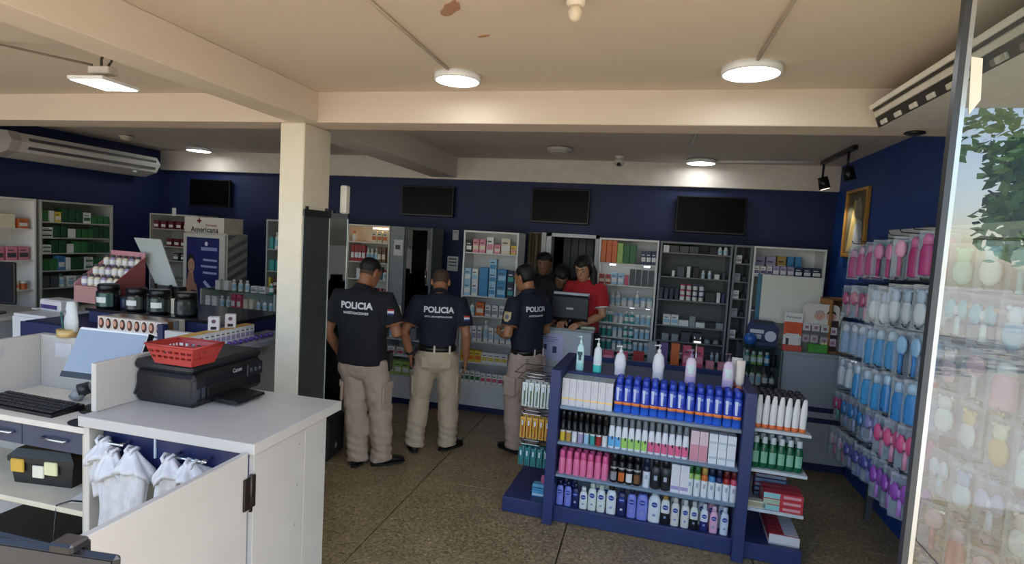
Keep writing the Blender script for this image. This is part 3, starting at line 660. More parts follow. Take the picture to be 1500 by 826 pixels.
t = thing('track_light', 'black spotlight track with two heads on the rear ceiling by the right wall', 'lamp', (1.59, 5.63, 2.89))
part('track', B((-.02, -.45, -.035), (.02, .45, 0), BLACK, .003), t)
for y, rx in ((-.30, .3), (.40, -.2)):
    h = part('spot_head', MB().tube([(0, y, -.16), (.03, y, -.27)], [.045, .05], BLACK, 14), t)
    part('stem', MB().tube([(0, y, -.03), (0, y, -.17)], .011, BLACK, 8), h)
part('lit_face', MB().tube([(.031, .40, -.272), (.032, .40, -.275)], .04, M('#fff6e0', .5, emit=2.5, var=0), 14), t)
spot = bpy.data.lights.new('spot', 'SPOT'); spot.energy = 16; spot.spot_size = 1.0; spot.spot_blend = .5; spot.color = (1, .95, .85); spot.shadow_soft_size = .03
so2 = link('spot', spot, t, (.04, .40, -.29)); so2.rotation_euler = Vector((.28, -.05, -.55)).to_track_quat('-Z', 'Y').to_euler()
# framed painting on the right wall: plain soft colour fields
t = thing('framed_picture', 'gold framed painting hanging on the right blue wall', 'picture', (RX-.002, 5.83, 2.29))
fw, fh = .28, .32
for nm, a, b in (('frame_side', (-.035, -fw, -fh), (0, -fw+.035, fh)), ('frame_side', (-.035, fw-.035, -fh), (0, fw, fh)), ('frame_side', (-.035, -fw+.035, fh-.035), (0, fw-.035, fh)), ('frame_side', (-.035, -fw+.035, -fh), (0, fw-.035, -fh+.035))):
    part(nm, B(a, b, M('#b98a45', .35, .4), .006), t)
cv = part('canvas', B((-.012, -fw+.03, -fh+.03), (-.004, fw-.03, fh-.03), M('#5d5640', .6, var=.35, vs_=5)), t)
def pp(pts, h, d): part('painted_area', MB().prism(pts, -.012-d, -.012, M(h, .6, var=.2, vs_=14), 'x'), cv)
pp([(.20, -.26), (.14, .0), (.08, .22), (.0, .2), (-.05, -.05), (.0, -.27)], '#b7a064', .001)
pp([(.06, -.27), (.02, -.02), (-.06, .05), (-.15, .0), (-.19, -.27)], '#a9adb2', .002)
pp([(.05, .06), (.02, .2), (-.06, .24), (-.13, .14), (-.12, .02)], '#8b8378', .0026)
def note(x, z, w, h, lab, lines=3, y=BY-.002, extra=None):
    t = thing('wall_notice', lab, 'notice', (x, y, z))
    part('sheet', B((-w/2, -.002, -h/2), (w/2, 0, h/2), M('#d9dbe0', .7)), t)
    for k in range(lines): part('printed_line', B((-w*.36, -.003, h*.28-k*h*.22), (w*.34, -.0018, h*.28-k*h*.22+h*.07), M('#3a3d49', .7)), t)
note(-2.30, 1.97, .075, .12, 'small white switch on the blue wall above the shaved-head man', 1)
note(-2.32, 1.62, .14, .18, 'white notice on the blue wall just above the shaved-head man')
note(-5.86, 2.06, .06, .1, 'small white plastic sensor on the blue wall above the red cartons', 0, 5.9)
single('column_box', B((0, 0, 0), (.05, .06, .2), M('#e9e6dd', .5), .008), 'small white box fixed high beside the column behind its glass panel', 'box', (-2.17, 3.62, 2.07))

# ================================================================ checkout desk and counter at the front left
t = thing('service_counter', 'white laminate counter carrying the printer, open side with bag hooks', 'counter', (0, 0, 0))
part('counter_top', B((-2.30, 1.83, 1.055), (-1.43, 2.47, 1.10), LAMW, .003), t)
sp = part('side_panel', B((-1.475, 1.86, 0), (-1.452, 2.20, 1.055), LAMW, .002), t)
part('side_panel', B((-1.475, 2.203, 0), (-1.453, 2.375, 1.055), LAMW, .002), t)
for y, z in ((2.16, .985), (2.15, .80), (2.14, .62)):
    part('screw_cap', MB().tube([(-1.4525, y, z), (-1.4508, y, z)], .005, M('#8a867e', .5), 8), sp)
part('end_panel', B((-2.305, 1.86, 0), (-2.275, 2.46, 1.055), M('#c4bcae', .5), .002), t)
part('back_panel', B((-2.275, 2.34, 0), (-1.476, 2.36, 1.055), LAMW), t)
part('drawer_front', B((-2.27, 1.92, .87), (-1.99, 1.94, 1.054), NAVY, .002), t, label='dark blue front panel')
part('drawer_front', B((-1.985, 1.92, .87), (-1.478, 1.94, 1.054), NAVY, .002), t, label='dark blue front panel')
part('divider_strip', B((-1.992, 1.914, .93), (-1.983, 1.92, 1.05), WHITE2), t)
for x0, x1, z in ((-2.255, -2.10, .985), (-1.88, -1.68, .975)):
    pg = part('bag_rail', MB().tube([(x0, 1.87, z), (x1, 1.87, z)], .006, CHROME, 8), t)
    for q in (.12, .88): part('rail_bracket', MB().tube([(x0+(x1-x0)*q, 1.92, z), (x0+(x1-x0)*q, 1.865, z)], .007, CHROME, 8), pg)
BAG = M('#c6c4c2', .42, var=.08, vs_=20, bump=.7, bs=38)
def bag(name, lab, x, y, ztop, L, w, seed, dep=.04):
    t = thing(name, lab, 'plastic bag', (x, y, ztop), 0, 'plastic bags under the counter')
    n = 36; rr = random.Random(seed); ph = [rr.uniform(0, 6) for _ in range(8)]
    def loft(q0, q1, wf, df, k, rag):
        rs = []
        for i in range(k+1):
            u = i/k; q = q0+(q1-q0)*u; ww, dd = w*wf(q), dep*df(q); ring = []
            for j in range(n):
                a = 2*PI*j/n; pl = 1+min(1, q*4)*(.22*math.sin(a*5+ph[0]+q*4)+.14*math.sin(a*9+ph[1]-q*6))
                ring.append((ww*.5*math.cos(a)*(1+.06*math.sin(a*7+ph[2]))+.010*math.sin(q*6+ph[3]), dd*math.sin(a)*pl, .015-q*L+rag*u*math.sin(a*2+ph[4])+rag*.5*u*math.sin(a*5+ph[5])))
            rs.append(ring)
        return MB().rings(rs, BAG)
    part('sack', loft(.0, 1.0, lambda q: .22+.62*min(1, q*2.6)**1.2+.12*q, lambda q: .25+.65*min(1, q*3)-.2*q, 18, .012), t)
    part('folded_top', loft(.02, .36, lambda q: .26+.95*min(1, q/.30)**1.1, lambda q: .35+1.0*min(1, q/.3), 9, .022), t)
    for s in (-1, 1): part('handle_loop', MB().tube([(s*.008, -.012, -.02), (s*.014, -.02, .012), (s*.02, .0, .022), (s*.014, .018, .01)], [.008, .007, .007, .008], BAG, 7), t)
bag('plastic_bag', 'white plastic bag hanging leftmost under the counter', -2.215, 1.875, .985, .24, .13, 1)
bag('plastic_bag', 'longest white plastic bag, middle of three on the left rail under the counter', -2.135, 1.85, .955, .34, .15, 3)
bag('plastic_bag', 'white plastic bag with drooping handles, right of three on the left rail', -2.045, 1.86, .97, .30, .15, 5)
bag('plastic_bag', 'white plastic bag on the left end of the right rail behind the gate', -1.86, 1.86, .965, .26, .12, 7)
bag('plastic_bag', 'white plastic bag on the right end of the right rail behind the gate', -1.745, 1.86, .96, .22, .12, 9)
t = thing('swing_gate', 'white low gate hinged to the counter corner, swung towards the viewer', 'gate', (-1.463, 1.83, 0))
part('gate_leaf', B((-.014, -1.1, .12), (.014, -.006, 1.065), LAMW, .003), t)
h = part('hinge', B((.014, -.035, .84), (.024, .03, .97), M('#2a2320', .4, .5), .003), t, label='dark brown metal hinge')
part('hinge_pin', MB().tube([(.024, .0, .83), (.024, .0, .98)], .007, M('#3a302a', .35, .6), 8), h)
# desk cubicle to the left of it
t = thing('checkout_desk', 'white low desk with raised partition, drawers and a shelf, left of the counter', 'desk', (0, 0, 0))
part('desk_top', B((-3.6, 1.89, .993), (-2.306, 2.30, 1.02), M('#cfc6b8', .45), .003), t)
part('partition', B((-3.17, 1.60, 1.0), (-3.14, 2.30, 1.30), LAMW, .003), t)
part('partition', B((-3.17, 2.30, .0), (-2.31, 2.345, 1.30), LAMW, .003), t)
part('partition', B((-2.306, 1.893, 1.10), (-2.28, 2.345, 1.315), LAMW, .003), t)
part('notice_sheet', B((-3.1395, 1.98, 1.21), (-3.1385, 2.12, 1.26), M('#a7a7a8', .6)), t, label='small grey paper stuck on the partition')
part('notice_sheet', B((-3.04, 2.2985, 1.19), (-2.93, 2.2995, 1.265), M('#bcbcbe', .6)), t, label='small grey paper stuck on the partition')
for x0, x1, hx in ((-3.5, -2.72, -2.83), (-2.715, -2.31, -2.515)):
    d = part('drawer', B((x0, 1.905, .89), (x1, 1.925, .99), M('#343a4d', .45), .002), t, label='dark blue grey drawer front')
    part('handle', MB().tube([(hx-.07, 1.905, .945), (hx-.068, 1.885, .945), (hx+.068, 1.885, .945), (hx+.07, 1.905, .945)], .006, CHROME, 8), d)
part('shelf', B((-3.5, 1.89, .615), (-2.31, 2.29, .64), M('#cbbfa6', .5), .003), t)
part('upright', B((-2.345, 1.885, 0), (-2.307, 2.30, .993), M('#b7ab97', .5), .003), t)
part('back_board', B((-3.5, 2.285, .0), (-2.31, 2.298, .99), M('#a9a39b', .6)), t)
t = thing('desktop_monitor', 'black monitor tilted back on the checkout desk, pale reflection on its screen', 'monitor', (-2.51, 2.13, 1.02), .05)
Tm = Matrix.Translation((0, 0, .265)) @ Matrix.Rotation(-.42, 4, 'X')
part('housing', MB().box((-.20, 0, -.125), (.20, .03, .125), M('#d5d6d6', .4), .006, Tm), t)
part('screen', MB().box((-.192, -.003, -.095), (.192, 0, .112), M('#7a8492', .08, var=.05, vs_=3, emit=.2), 0, Tm), t)  # pale window reflection put in as a faint glow
part('chin', MB().box((-.20, -.004, -.125), (.20, 0, -.097), BLACK, .001, Tm), t)
part('side_edge', MB().box((.2, -.002, -.12), (.204, .032, .122), BLACK, .001, Tm), t)
part('stand', MB().tube([(0, .03, .24), (0, .06, .14), (0, .04, .012)], [.03, .025, .03], BLACK, 10).lathe([(.0, .0), (.10, 0), (.10, .008), (.03, .014)], BLACK, 20), t)
t = thing('keyboard', 'black computer keyboard lying on the checkout desk', 'keyboard', (-2.83, 2.02, 1.02), -.04)
part('case', MB().prism([(-.075, 0), (.075, 0), (.075, .026), (-.075, .014)], -.25, .25, BLACK, 'x'), t)
km = MB()
for r in range(5):
    for c in range(17): km.box((-.24+c*.0283, -.066+r*.027, .016+r*.0022), (-.216+c*.0283, -.044+r*.027, .024+r*.0022), M('#1b1c20', .5), .003)
ks = part('keys', km, t); ks['kind'] = 'stuff'
t = thing('computer_mouse', 'black mouse on a dark pad at the right end of the desk', 'mouse', (-2.39, 1.96, 1.02), .2)
part('mouse_pad', MB().lathe([(.085, 0), (.085, .004)], M('#1a1a1c', .8), 24, 1.1, .75), t)
part('shell', MB().ball((0, 0, .016), (.033, .055, .02), BLACK, 14), t)
t = thing('barcode_scanner', 'small grey and black scanner standing on the desk beside the keyboard', 'scanner', (-2.74, 2.17, 1.02), .5)
part('handle', MB().tube([(0, 0, .012), (.01, .0, .03), (.03, .0, .045)], [.032, .03, .026], M('#8f9090', .4), 12), t)
part('head', MB().tube([(.015, 0, .05), (.06, .01, .065)], [.034, .03], M('#2a2b2c', .4), 12), t)
part('window', MB().tube([(.06, .01, .065), (.063, .0105, .066)], .024, M('#a8abae', .15), 12), t)
t = thing('toolbox', 'black toolbox with yellow latches and handle on the desk shelf', 'toolbox', (-2.765, 2.10, .64), .12)
part('tub', MB().rings([[(x*.17*k, y*.085*k, z) for x, y in ((-1, -1), (1, -1), (1, 1), (-1, 1))] for z, k in ((0, .9), (.11, 1))], M('#15140f', .5), smooth=False), t)
part('lid', MB().rings([[(x*.178*k, y*.09*k, z) for x, y in ((-1, -1), (1, -1), (1, 1), (-1, 1))] for z, k in ((.11, 1), (.135, 1), (.17, .8))], M('#12110e', .5), smooth=False), t)
for x, h in ((-.12, '#c59a35'), (.06, '#d8cf9f')): part('latch', B((x-.035, -.098, .06), (x+.035, -.086, .125), M(h, .5), .004), t, label='yellow latch')
part('panel', B((-.04, -.095, .04), (.02, -.084, .1), M('#d9d2bb', .5), .003), t, label='cream front insert')
part('handle', MB().tube([(-.03, -.02, .172), (-.02, -.02, .19), (.08, .02, .19), (.09, .02, .172)], .010, M('#c59431', .5), 8), t)
single('red_case', B((-.06, -.03, 0), (.06, .03, .075), M('#5d1f22', .5), .005), 'dark red box on the desk shelf behind the toolbox', 'box', (-2.60, 2.255, .64))
single('paper_sheet', B((-.07, -.05, 0), (.07, .05, .002), M('#e2ded6', .7)), 'white paper lying on the right end of the desk shelf', 'paper', (-2.44, 2.0, .64), .3)
single('loose_cable', MB().tube([(-2.42, 1.95, .648), (-2.46, 1.93, .655), (-2.50, 1.895, .645), (-2.50, 1.88, .5), (-2.49, 1.9, .3)], .004, BLACK, 6), 'thin black cable drooping over the edge of the desk shelf', 'cable')
t = thing('storage_bin', 'black lidded plastic bin on the floor under the desk shelf', 'bin', (-2.76, 2.06, 0))
part('tub', MB().rings([[(x*.25*k, y*.17*k, z) for x, y in ((-1, -1), (1, -1), (1, 1), (-1, 1))] for z, k in ((0, .9), (.42, 1))], M('#121214', .5), smooth=False), t)
part('lid', B((-.26, -.18, .42), (.26, .18, .46), M('#1a1a1d', .4), .012), t)
# inkjet printer with a red basket on it
t = thing('printer', 'black inkjet printer on the white counter under a red basket', 'printer', (-2.115, 2.315, 1.10)); t.scale = (1, 1, 1.2)
PB = M('#0e1013', .38)
part('body', MB().box((-.165, -.235, 0), (.165, .235, .13), PB, .018), t)
part('lid', MB().box((-.168, -.238, .131), (.155, .238, .168), M('#15171b', .45), .012), t)
part('output_slot', B((.150, -.15, .03), (.167, .10, .075), M('#050506', .6), .004), t)
tr = part('paper_tray', MB().prism([(.13, .018), (.30, .008), (.315, .012), (.31, .022), (.13, .03)], -.13, .06, PB, 'y'), t)
cp = part('control_panel', MB().box((.150, .11, .06), (.172, .225, .115), M('#1c1e22', .3), .004), t)
for k in range(3): part('button', MB().tube([(.172, .135+k*.032, .088), (.175, .135+k*.032, .088)], .009, M('#4a4d52', .4), 10), cp)
part('lettering', text_mesh('Canon', .024, M('#b8babd', .5, var=0), .01), t, (.169, .04, .105), (PI/2, 0, PI/2))
part('ink_tank', B((.14, -.228, .02), (.171, -.165, .11), M('#191b1f', .3), .006), t)
for k in range(2): part('tank_window', B((.1705, -.222+k*.03, .035), (.173, -.202+k*.03, .075), M('#3a3d45', .2), .002), t)
part('cable', MB().tube([(-.16, -.15, .05), (-.165, -.2, .1), (-.155, -.24, .03)], .005, BLACK, 6), t)
t = thing('plastic_basket', 'red plastic basket with slotted walls standing on the printer', 'basket', (-2.03, 2.115, 1.305), -.02)
RED = M('#9e302b', .4, var=.04)
def wallp(p0, p1, q0, q1, n, nm):
    # slotted wall between bottom edge p0-p1 and top edge q0-q1
    p0, p1, q0, q1 = map(Vector, (p0, p1, q0, q1)); mb = MB(); nr = (p1-p0).cross(q0-p0).normalized()*.0022
    def P(u, v): return (p0.lerp(p1, u)).lerp(q0.lerp(q1, u), v)
    def quad(u0, u1, v0, v1):
        a = [P(u0, v0), P(u1, v0), P(u1, v1), P(u0, v1)]; vv = [x-nr for x in a]+[x+nr for x in a]
        mb.add(vv, [(0, 1, 2, 3), (7, 6, 5, 4), (0, 4, 5, 1), (1, 5, 6, 2), (2, 6, 7, 3), (3, 7, 4, 0)], RED)
    quad(0, 1, 0, .32); quad(0, 1, .46, .6); quad(0, 1, .74, 1)
    for k in range(n+1):
        u = k/n; quad(max(0, u-.018 if k else 0), min(1, u+.02), .32, .46); quad(max(0, u-.02), min(1, u+.02), .6, .74)
    return part(nm, mb, t)
bx, by, tx, ty, hh = .10, .065, .132, .088, .088
cb = [(-bx, -by, 0), (bx, -by, 0), (bx, by, 0), (-bx, by, 0)]; ct = [(-tx, -ty, hh), (tx, -ty, hh), (tx, ty, hh), (-tx, ty, hh)]
for i in range(4): wallp(cb[i], cb[(i+1) % 4], ct[i], ct[(i+1) % 4], 9 if i % 2 else 7, 'slotted_wall')
part('bottom', B((-bx, -by, 0), (bx, by, .004), RED), t)
part('rim', MB().tube([Vector(c) for c in ct]+[Vector(ct[0]), Vector(ct[1])], .006, RED, 6), t)
# phone on a tripod, close to the viewer at the lower left
t = thing('phone_tripod', 'black phone clamped sideways on a tripod at the lower left, close to the viewer', 'tripod', (-.66, .5, 0), .1)
part('phone', MB().box((-.085, -.005, 1.475), (.085, .005, 1.555), M('#0d0e11', .25), .005), t)
part('phone_screen', B((-.078, -.0062, 1.481), (.078, -.005, 1.549), M('#15171b', .08)), t)
c = part('clamp', MB().box((.0, -.012, 1.552), (.032, .014, 1.565), BLACK, .003).box((.0, .008, 1.45), (.032, .016, 1.56), BLACK, .002).box((.0, -.012, 1.46), (.032, .014, 1.475), BLACK, .003), t)
part('clamp_screw', MB().tube([(.016, .012, 1.51), (.016, .04, 1.51)], .009, M('#3a3c44', .4), 10), c)
part('pole', MB().tube([(.016, .012, 1.46), (.016, .012, .5)], .01, DARK, 10), t)
for k in range(3):
    a = 2*PI*k/3+.4; part('leg', MB().tube([(.016, .012, .55), (.016+.3*math.cos(a), .012+.3*math.sin(a), .01)], .008, DARK, 8), t)
# glass panel beside the column, black box on the floor
t = thing('glass_partition', 'tall smoked glass partition with a bright edge left of the man nearest the column', 'partition', (-2.99, 4.9, 0))
part('pane', B((-.05, -.004, .02), (.15, .004, 2.06), SMOKE), t)
part('top_rail', B((-.05, -.012, 2.06), (.155, .012, 2.11), M('#1b1d1f', .4)), t)
part('edge_strip', B((.148, -.005, .02), (.156, .005, 2.06), M('#b9c4c2', .2, .3)), t)
for x in (-.02, .12): part('clip', B((x, -.014, 2.11), (x+.02, .014, 2.135), BLACK), t)
part('floor_shoe', B((-.05, -.02, 0), (.155, .02, .03), ALU), t)
t = thing('floor_speaker', 'black box standing on the floor beside the man nearest the column', 'box', (-2.62, 4.22, 0), .1)
part('case', B((-.13, -.16, .01), (.13, .16, .36), M('#111214', .5), .012), t)
part('front_panel', B((.128, -.14, .03), (.134, .14, .33), M('#1a1b1e', .7), .004), t)
part('badge', B((.134, -.03, .09), (.137, .0, .13), M('#8b8f92', .3)), t)
# ================================================================ shelving and stock along the walls
HEX = {'white': '#dfe0df', 'cream': '#ddd3bd', 'pale blue': '#9cc4dc', 'blue': '#3f86b8', 'dark blue': '#26345f', 'navy': '#1c2340', 'teal': '#3f9a98', 'green': '#2e6a3c', 'dark green': '#1d4a2c', 'light green': '#9cbf6a',
       'yellow': '#d9bd3c', 'orange': '#cf6a32', 'red': '#a52c2c', 'dark red': '#6a2226', 'pink': '#d98a9c', 'rose': '#c9506c', 'purple': '#6b4f86', 'lilac': '#a99ac0', 'grey': '#8d9196', 'dark grey': '#44484d', 'black': '#17181b', 'brown': '#7a5334', 'gold': '#b9944c'}
_pm = {}
def carton_mesh(c, w, d, h, band=None):
    k = ('c', c, round(w, 3), round(d, 3), round(h, 3), band)
    if k in _pm: return _pm[k]
    mb = B((-w/2, 0, 0), (w/2, d, h), M(HEX[c], .5, var=.08, vs_=14), .002)
    if band: mb.box((-w*.42, -.0006, h*.22), (w*.42, 0, h*.55), M(HEX[band], .5, var=.08)); mb.box((-w*.36, -.0006, h*.68), (w*.2, 0, h*.76), M(HEX['dark grey' if c not in ('black', 'navy', 'dark blue', 'dark grey') else 'white'], .5))
    _pm[k] = mb.mesh('carton'); return _pm[k]
def bottle_mesh(c, w, h, cap='white', band=None):
    k = ('b', c, round(w, 3), round(h, 3), cap, band)
    if k in _pm: return _pm[k]
    r = w/2; mc, mk = M(HEX[c], .25), M(HEX[cap], .4); mbn = M(HEX[band or ('white' if c != 'white' else 'pale blue')], .5)
    pr = [(r*.9, 0), (r, h*.04), (r, h*.2), (r, h*.58), (r*.96, h*.68), (r*.5, h*.78), (r*.5, h*.8), (r*.62, h*.8), (r*.6, h)]
    mb = MB().lathe(pr, [mc, mc, mbn, mc, mc, mc, mk, mk], 12); _pm[k] = mb.mesh('bottle'); return _pm[k]
def jar_mesh(c, w, h, cap='white', band=None):
    k = ('j', c, round(w, 3), round(h, 3), cap, band)
    if k in _pm: return _pm[k]
    r = w/2; mc, mk = M(HEX[c], .3), M(HEX[cap], .35); mbn = M(HEX[band or c], .5)
    pr = [(r*.95, 0), (r, h*.05), (r, h*.2), (r, h*.6), (r, h*.7), (r*1.04, h*.71), (r*1.04, h*.97), (r*.95, h)]
    _pm[k] = MB().lathe(pr, [mc, mc, mbn, mc, mc, mk, mk], 12).mesh('jar'); return _pm[k]
NAMES = {'c': ('carton', 'carton'), 'b': ('bottle', 'bottle'), 'j': ('jar', 'jar')}
SHN = ['bottom', 'second lowest', 'third lowest', 'fourth lowest', 'fifth lowest', 'sixth lowest', 'seventh lowest']
def fill(bay, sh, xf, x0, x1, items, seed=0):
    """items: (kind, colour, w, h, n, [band/cap], [stack]); xf(x) -> (location, heading)"""
    rr = random.Random(seed); x = x0; n = 0
    tot = sum(it[2]*it[4] for it in items); gap = max(.0015, (x1-x0-tot)/max(1, sum(it[4] for it in items)))
    gap = min(gap, .05)
    for it in items:
        kind, c, wd, h = it[:4]; cnt = it[4]; ex = it[5] if len(it) > 5 else None; stk = it[6] if len(it) > 6 else 1
        for q in range(cnt):
            if kind == '-': x += wd; continue
            if x+wd > x1+.004: return
            n += 1
            for s in range(stk):
                hh = h*(1+rr.uniform(-.06, .06)) if kind != 'c' else h
                if kind == 'c': me = carton_mesh(c, wd-.002, min(.13, max(.05, wd*.9)), h, ex)
                elif kind == 'b': me = bottle_mesh(c, wd-.003, h, ex or 'white')
                else: me = jar_mesh(c, wd-.003, h, ex or 'white')
                (px, py, pz), rz = xf(x+wd/2, rr.uniform(0, .012)+(0 if kind == 'c' else wd/2))
                nm, cat = NAMES[kind]
                pos = ORD[n-1]+' from left' if stk == 1 else ORD[n-1]+' stack from left, '+('lower' if s == 0 else 'upper' if s == stk-1 else 'middle')
                tag(link('medicine_carton' if kind == 'c' and c in ('white', 'cream', 'grey') else nm, me, None, (px, py, pz+s*(h+.0005)), (0, 0, rz+rr.uniform(-.05, .05))), f'{c} {nm}, {pos}, {sh} of {bay}'.replace(' shelf of', ' shelf,'), cat, f'stock on the {bay}')
            x += wd+gap
def along_x(y, z): return lambda x, d: ((x, y+.02+d, z), 0)
def unit(name, lab, x0, x1, y, zs, top=2.03, depth=.34, base=.33, m=WHITE, backm=None, base_m=None, glassy=False, rz=0, org=None, plinth=.07, sides=True, back=True, basep=True):
    t = thing(name, lab, 'shelving', org or (0, 0, 0), rz)
    if sides:
        zl = 0 if basep else .967
        part('side_panel', B((x0, y, zl), (x0+.02, y+depth, top), m, .001), t); part('side_panel', B((x1-.02, y, zl), (x1, y+depth, top), m, .001), t)
    if back: part('back_panel', B((x0+.02, y+depth-.012, base), (x1-.02, y+depth, top), backm or m), t)
    if top > 1.3: part('top_panel', B((x0+.02, y, top-.02), (x1-.02, y+depth-.012, top), m), t)
    for z in zs:
        part('shelf', B((x0+.02, y+.006, z-.012), (x1-.02, y+depth-.012, z), SHELFG if glassy else m, .001), t)
    if basep:
        part('base_panel', B((x0+.02, y+.004, plinth), (x1-.02, y+.02, base-.012), base_m or WHITE2, .001), t)
        part('base_top', B((x0+.02, y+.004, base-.012), (x1-.02, y+depth-.012, base), m, .001), t)
        part('plinth', B((x0+.02, y+.02, 0), (x1-.02, y+.04, plinth), NAVY), t)
    return t
Y0 = 5.9
# -- shelving with the blue cartons
n = 'blue carton shelving'
unit('shelving_unit', 'tall white shelving of blue cartons left of the doorway', -1.99, -1.365, Y0, [.565, .80, 1.09, 1.31, 1.79])
F = lambda z: along_x(Y0, z)
fill(n, 'bottom shelf', F(.33), -1.97, -1.385, [('c', 'white', .055, .13, 4, 'green'), ('c', 'white', .06, .12, 5, 'rose')], 1)
fill(n, 'second lowest shelf', F(.565), -1.97, -1.385, [('c', 'yellow', .08, .13, 3, 'orange'), ('c', 'white', .075, .12, 5, 'yellow')], 2)
fill(n, 'third lowest shelf', F(.80), -1.97, -1.385, [('b', 'white', .055, .17, 1, 'white'), ('c', 'white', .05, .17, 3, 'lilac'), ('b', 'white', .06, .24, 1, 'white'), ('c', 'white', .058, .17, 4, 'pale blue')], 3)
fill(n, 'fourth lowest shelf', F(1.09), -1.97, -1.385, [('b', 'white', .06, .15, 2, 'grey'), ('c', 'orange', .09, .15, 1, 'cream'), ('c', 'white', .065, .13, 4, 'grey')], 4)
fill(n, 'fifth lowest shelf', F(1.31), -1.97, -1.385, [('c', 'pale blue', .075, .15, 1, 'white', 2), ('c', 'white', .07, .15, 1, 'pale blue', 2), ('c', 'blue', .10, .16, 1, None, 2), ('c', 'pale blue', .08, .14, 1, 'blue', 3), ('c', 'blue', .10, .155, 1, 'pale blue', 2), ('c', 'navy', .075, .15, 1, 'teal', 2)], 5)
fill(n, 'top shelf', F(1.79), -1.97, -1.385, [('c', 'black', .07, .13, 1, 'white'), ('c', 'pink', .07, .15, 2, 'cream'), ('c', 'white', .08, .18, 1, 'pink'), ('c', 'pink', .07, .10, 1, 'cream'), ('c', 'cream', .1, .17, 1, 'white'), ('c', 'yellow', .06, .1, 1, 'pink')], 6)
# -- orange and green cartons, right of the doorway
n = 'sparkling shelving'
u = unit('shelving_unit', 'white shelving with orange, green cartons and small lit lamps behind the pay desk', -.50, .105, Y0, [.55, .70, .86, 1.0, 1.15, 1.33, 1.55, 1.775])
for x in (-.35, .0):
    q = part('shelf_light', B((x-.03, Y0+.03, 1.748), (x+.03, Y0+.06, 1.762), M('#f6fbff', .5, emit=14, var=0), .003), u)
for x in (-.38, -.12, .04): part('shelf_light', B((x-.02, Y0+.04, 1.312), (x+.02, Y0+.06, 1.318), M('#f6fbff', .5, emit=8, var=0), .002), u)
fill(n, 'top shelf', F(1.775), -.48, .085, [('c', 'orange', .055, .23, 3, None), ('c', 'light green', .06, .21, 1), ('c', 'green', .065, .2, 2), ('-', '', .05, 0, 1), ('c', 'dark blue', .05, .14, 3, 'white'), ('c', 'white', .05, .15, 1, 'black')], 7)
fill(n, 'sixth lowest shelf', F(1.55), -.48, .085, [('c', 'red', .055, .1, 2, 'cream'), ('c', 'pale blue', .06, .12, 2, 'white'), ('c', 'rose', .04, .1, 1), ('c', 'dark grey', .055, .17, 4, None)], 8)
fill(n, 'fifth lowest shelf', F(1.33), -.48, .085, [('b', 'white', .06, .11, 2, 'white'), ('b', 'white', .055, .15, 2, 'white'), ('j', 'white', .065, .09, 2, 'pale blue'), ('b', 'white', .06, .17, 1, 'white'), ('j', 'white', .06, .1, 2, 'pale blue')], 9)
for i, z in enumerate((1.15, 1.0, .86, .70, .55)):
    fill(n, ['fifth', 'fourth', 'third', 'second', 'bottom'][i]+' open shelf', F(z), -.48, .085, [('j', 'teal', .052, .11, 3, 'white'), ('j', 'white', .05, .10, 2, 'pale blue'), ('b', 'teal', .05, .12, 2, 'white'), ('j', 'pale blue', .05, .10, 3, 'white')], 90+i)
# -- grey half-empty shelving
n = 'grey shelving'
GS = M('#767b80', .5); GB = M('#5d625f', .6)
unit('shelving_unit', 'wide grey half-empty shelving below the screen nearest the right wall', .12, .815, Y0, [.60, .83, 1.015, 1.175, 1.44, 1.675, 1.92], m=GS, backm=GB, base_m=GS)
fill(n, 'top shelf', F(1.92), .15, .79, [('c', 'white', .06, .07, 1), ('c', 'dark grey', .09, .07, 3), ('-', '', .1, 0, 1), ('c', 'black', .07, .08, 1), ('b', 'white', .05, .08, 2)], 14)
fill(n, 'sixth lowest shelf', F(1.675), .25, .79, [('c', 'white', .03, .06, 1), ('c', 'dark grey', .07, .11, 1), ('c', 'white', .035, .11, 1), ('c', 'black', .06, .11, 1), ('b', 'white', .04, .08, 2), ('c', 'white', .05, .05, 1), ('c', 'dark grey', .03, .07, 1)], 15)
fill(n, 'fifth lowest shelf', F(1.44), .14, .79, [('c', 'navy', .04, .12, 4), ('j', 'white', .05, .055, 2, 'rose', 3), ('j', 'white', .05, .055, 2, 'purple', 3), ('c', 'black', .1, .1, 1), ('c', 'white', .035, .1, 1), ('c', 'dark blue', .03, .1, 1)], 16)
fill(n, 'fourth lowest shelf', F(1.175), .2, .79, [('c', 'white', .075, .11, 2, 'pale blue'), ('c', 'white', .1, .06, 1), ('c', 'grey', .06, .11, 1), ('c', 'white', .09, .05, 1), ('c', 'black', .1, .06, 1), ('c', 'grey', .07, .06, 1)], 17)
fill(n, 'third lowest shelf', F(1.015), .2, .79, [('c', 'grey', .07, .07, 2), ('c', 'dark grey', .09, .1, 2), ('j', 'grey', .06, .06, 2, 'dark grey')], 18)
fill(n, 'second lowest shelf', F(.83), .15, .79, [('j', 'grey', .06, .07, 4, 'white'), ('c', 'dark grey', .07, .09, 3), ('b', 'white', .04, .1, 2)], 19)
n = 'narrow grey shelving'
unit('shelving_unit', 'narrow grey shelving between the wide grey shelving and right white one', .83, 1.0, Y0, [.83, 1.1, 1.32, 1.5, 1.67, 1.85], m=GS, backm=GB, base_m=GS)
for i, z in enumerate((1.1, 1.32, 1.5, 1.67, 1.85)):
    fill(n, SHN[i]+' shelf', F(z), .85, .985, [('c', ['white', 'grey', 'white', 'grey', 'white'][i], .06, .08, 1, 'grey'), ('c', 'black', .04, .05, 1)], 20+i)
n = 'right white shelving'
unit('shelving_unit', 'white shelving with purple cartons in the right corner behind the white board', 1.01, 1.66, Y0, [.83, 1.1, 1.4, 1.745])
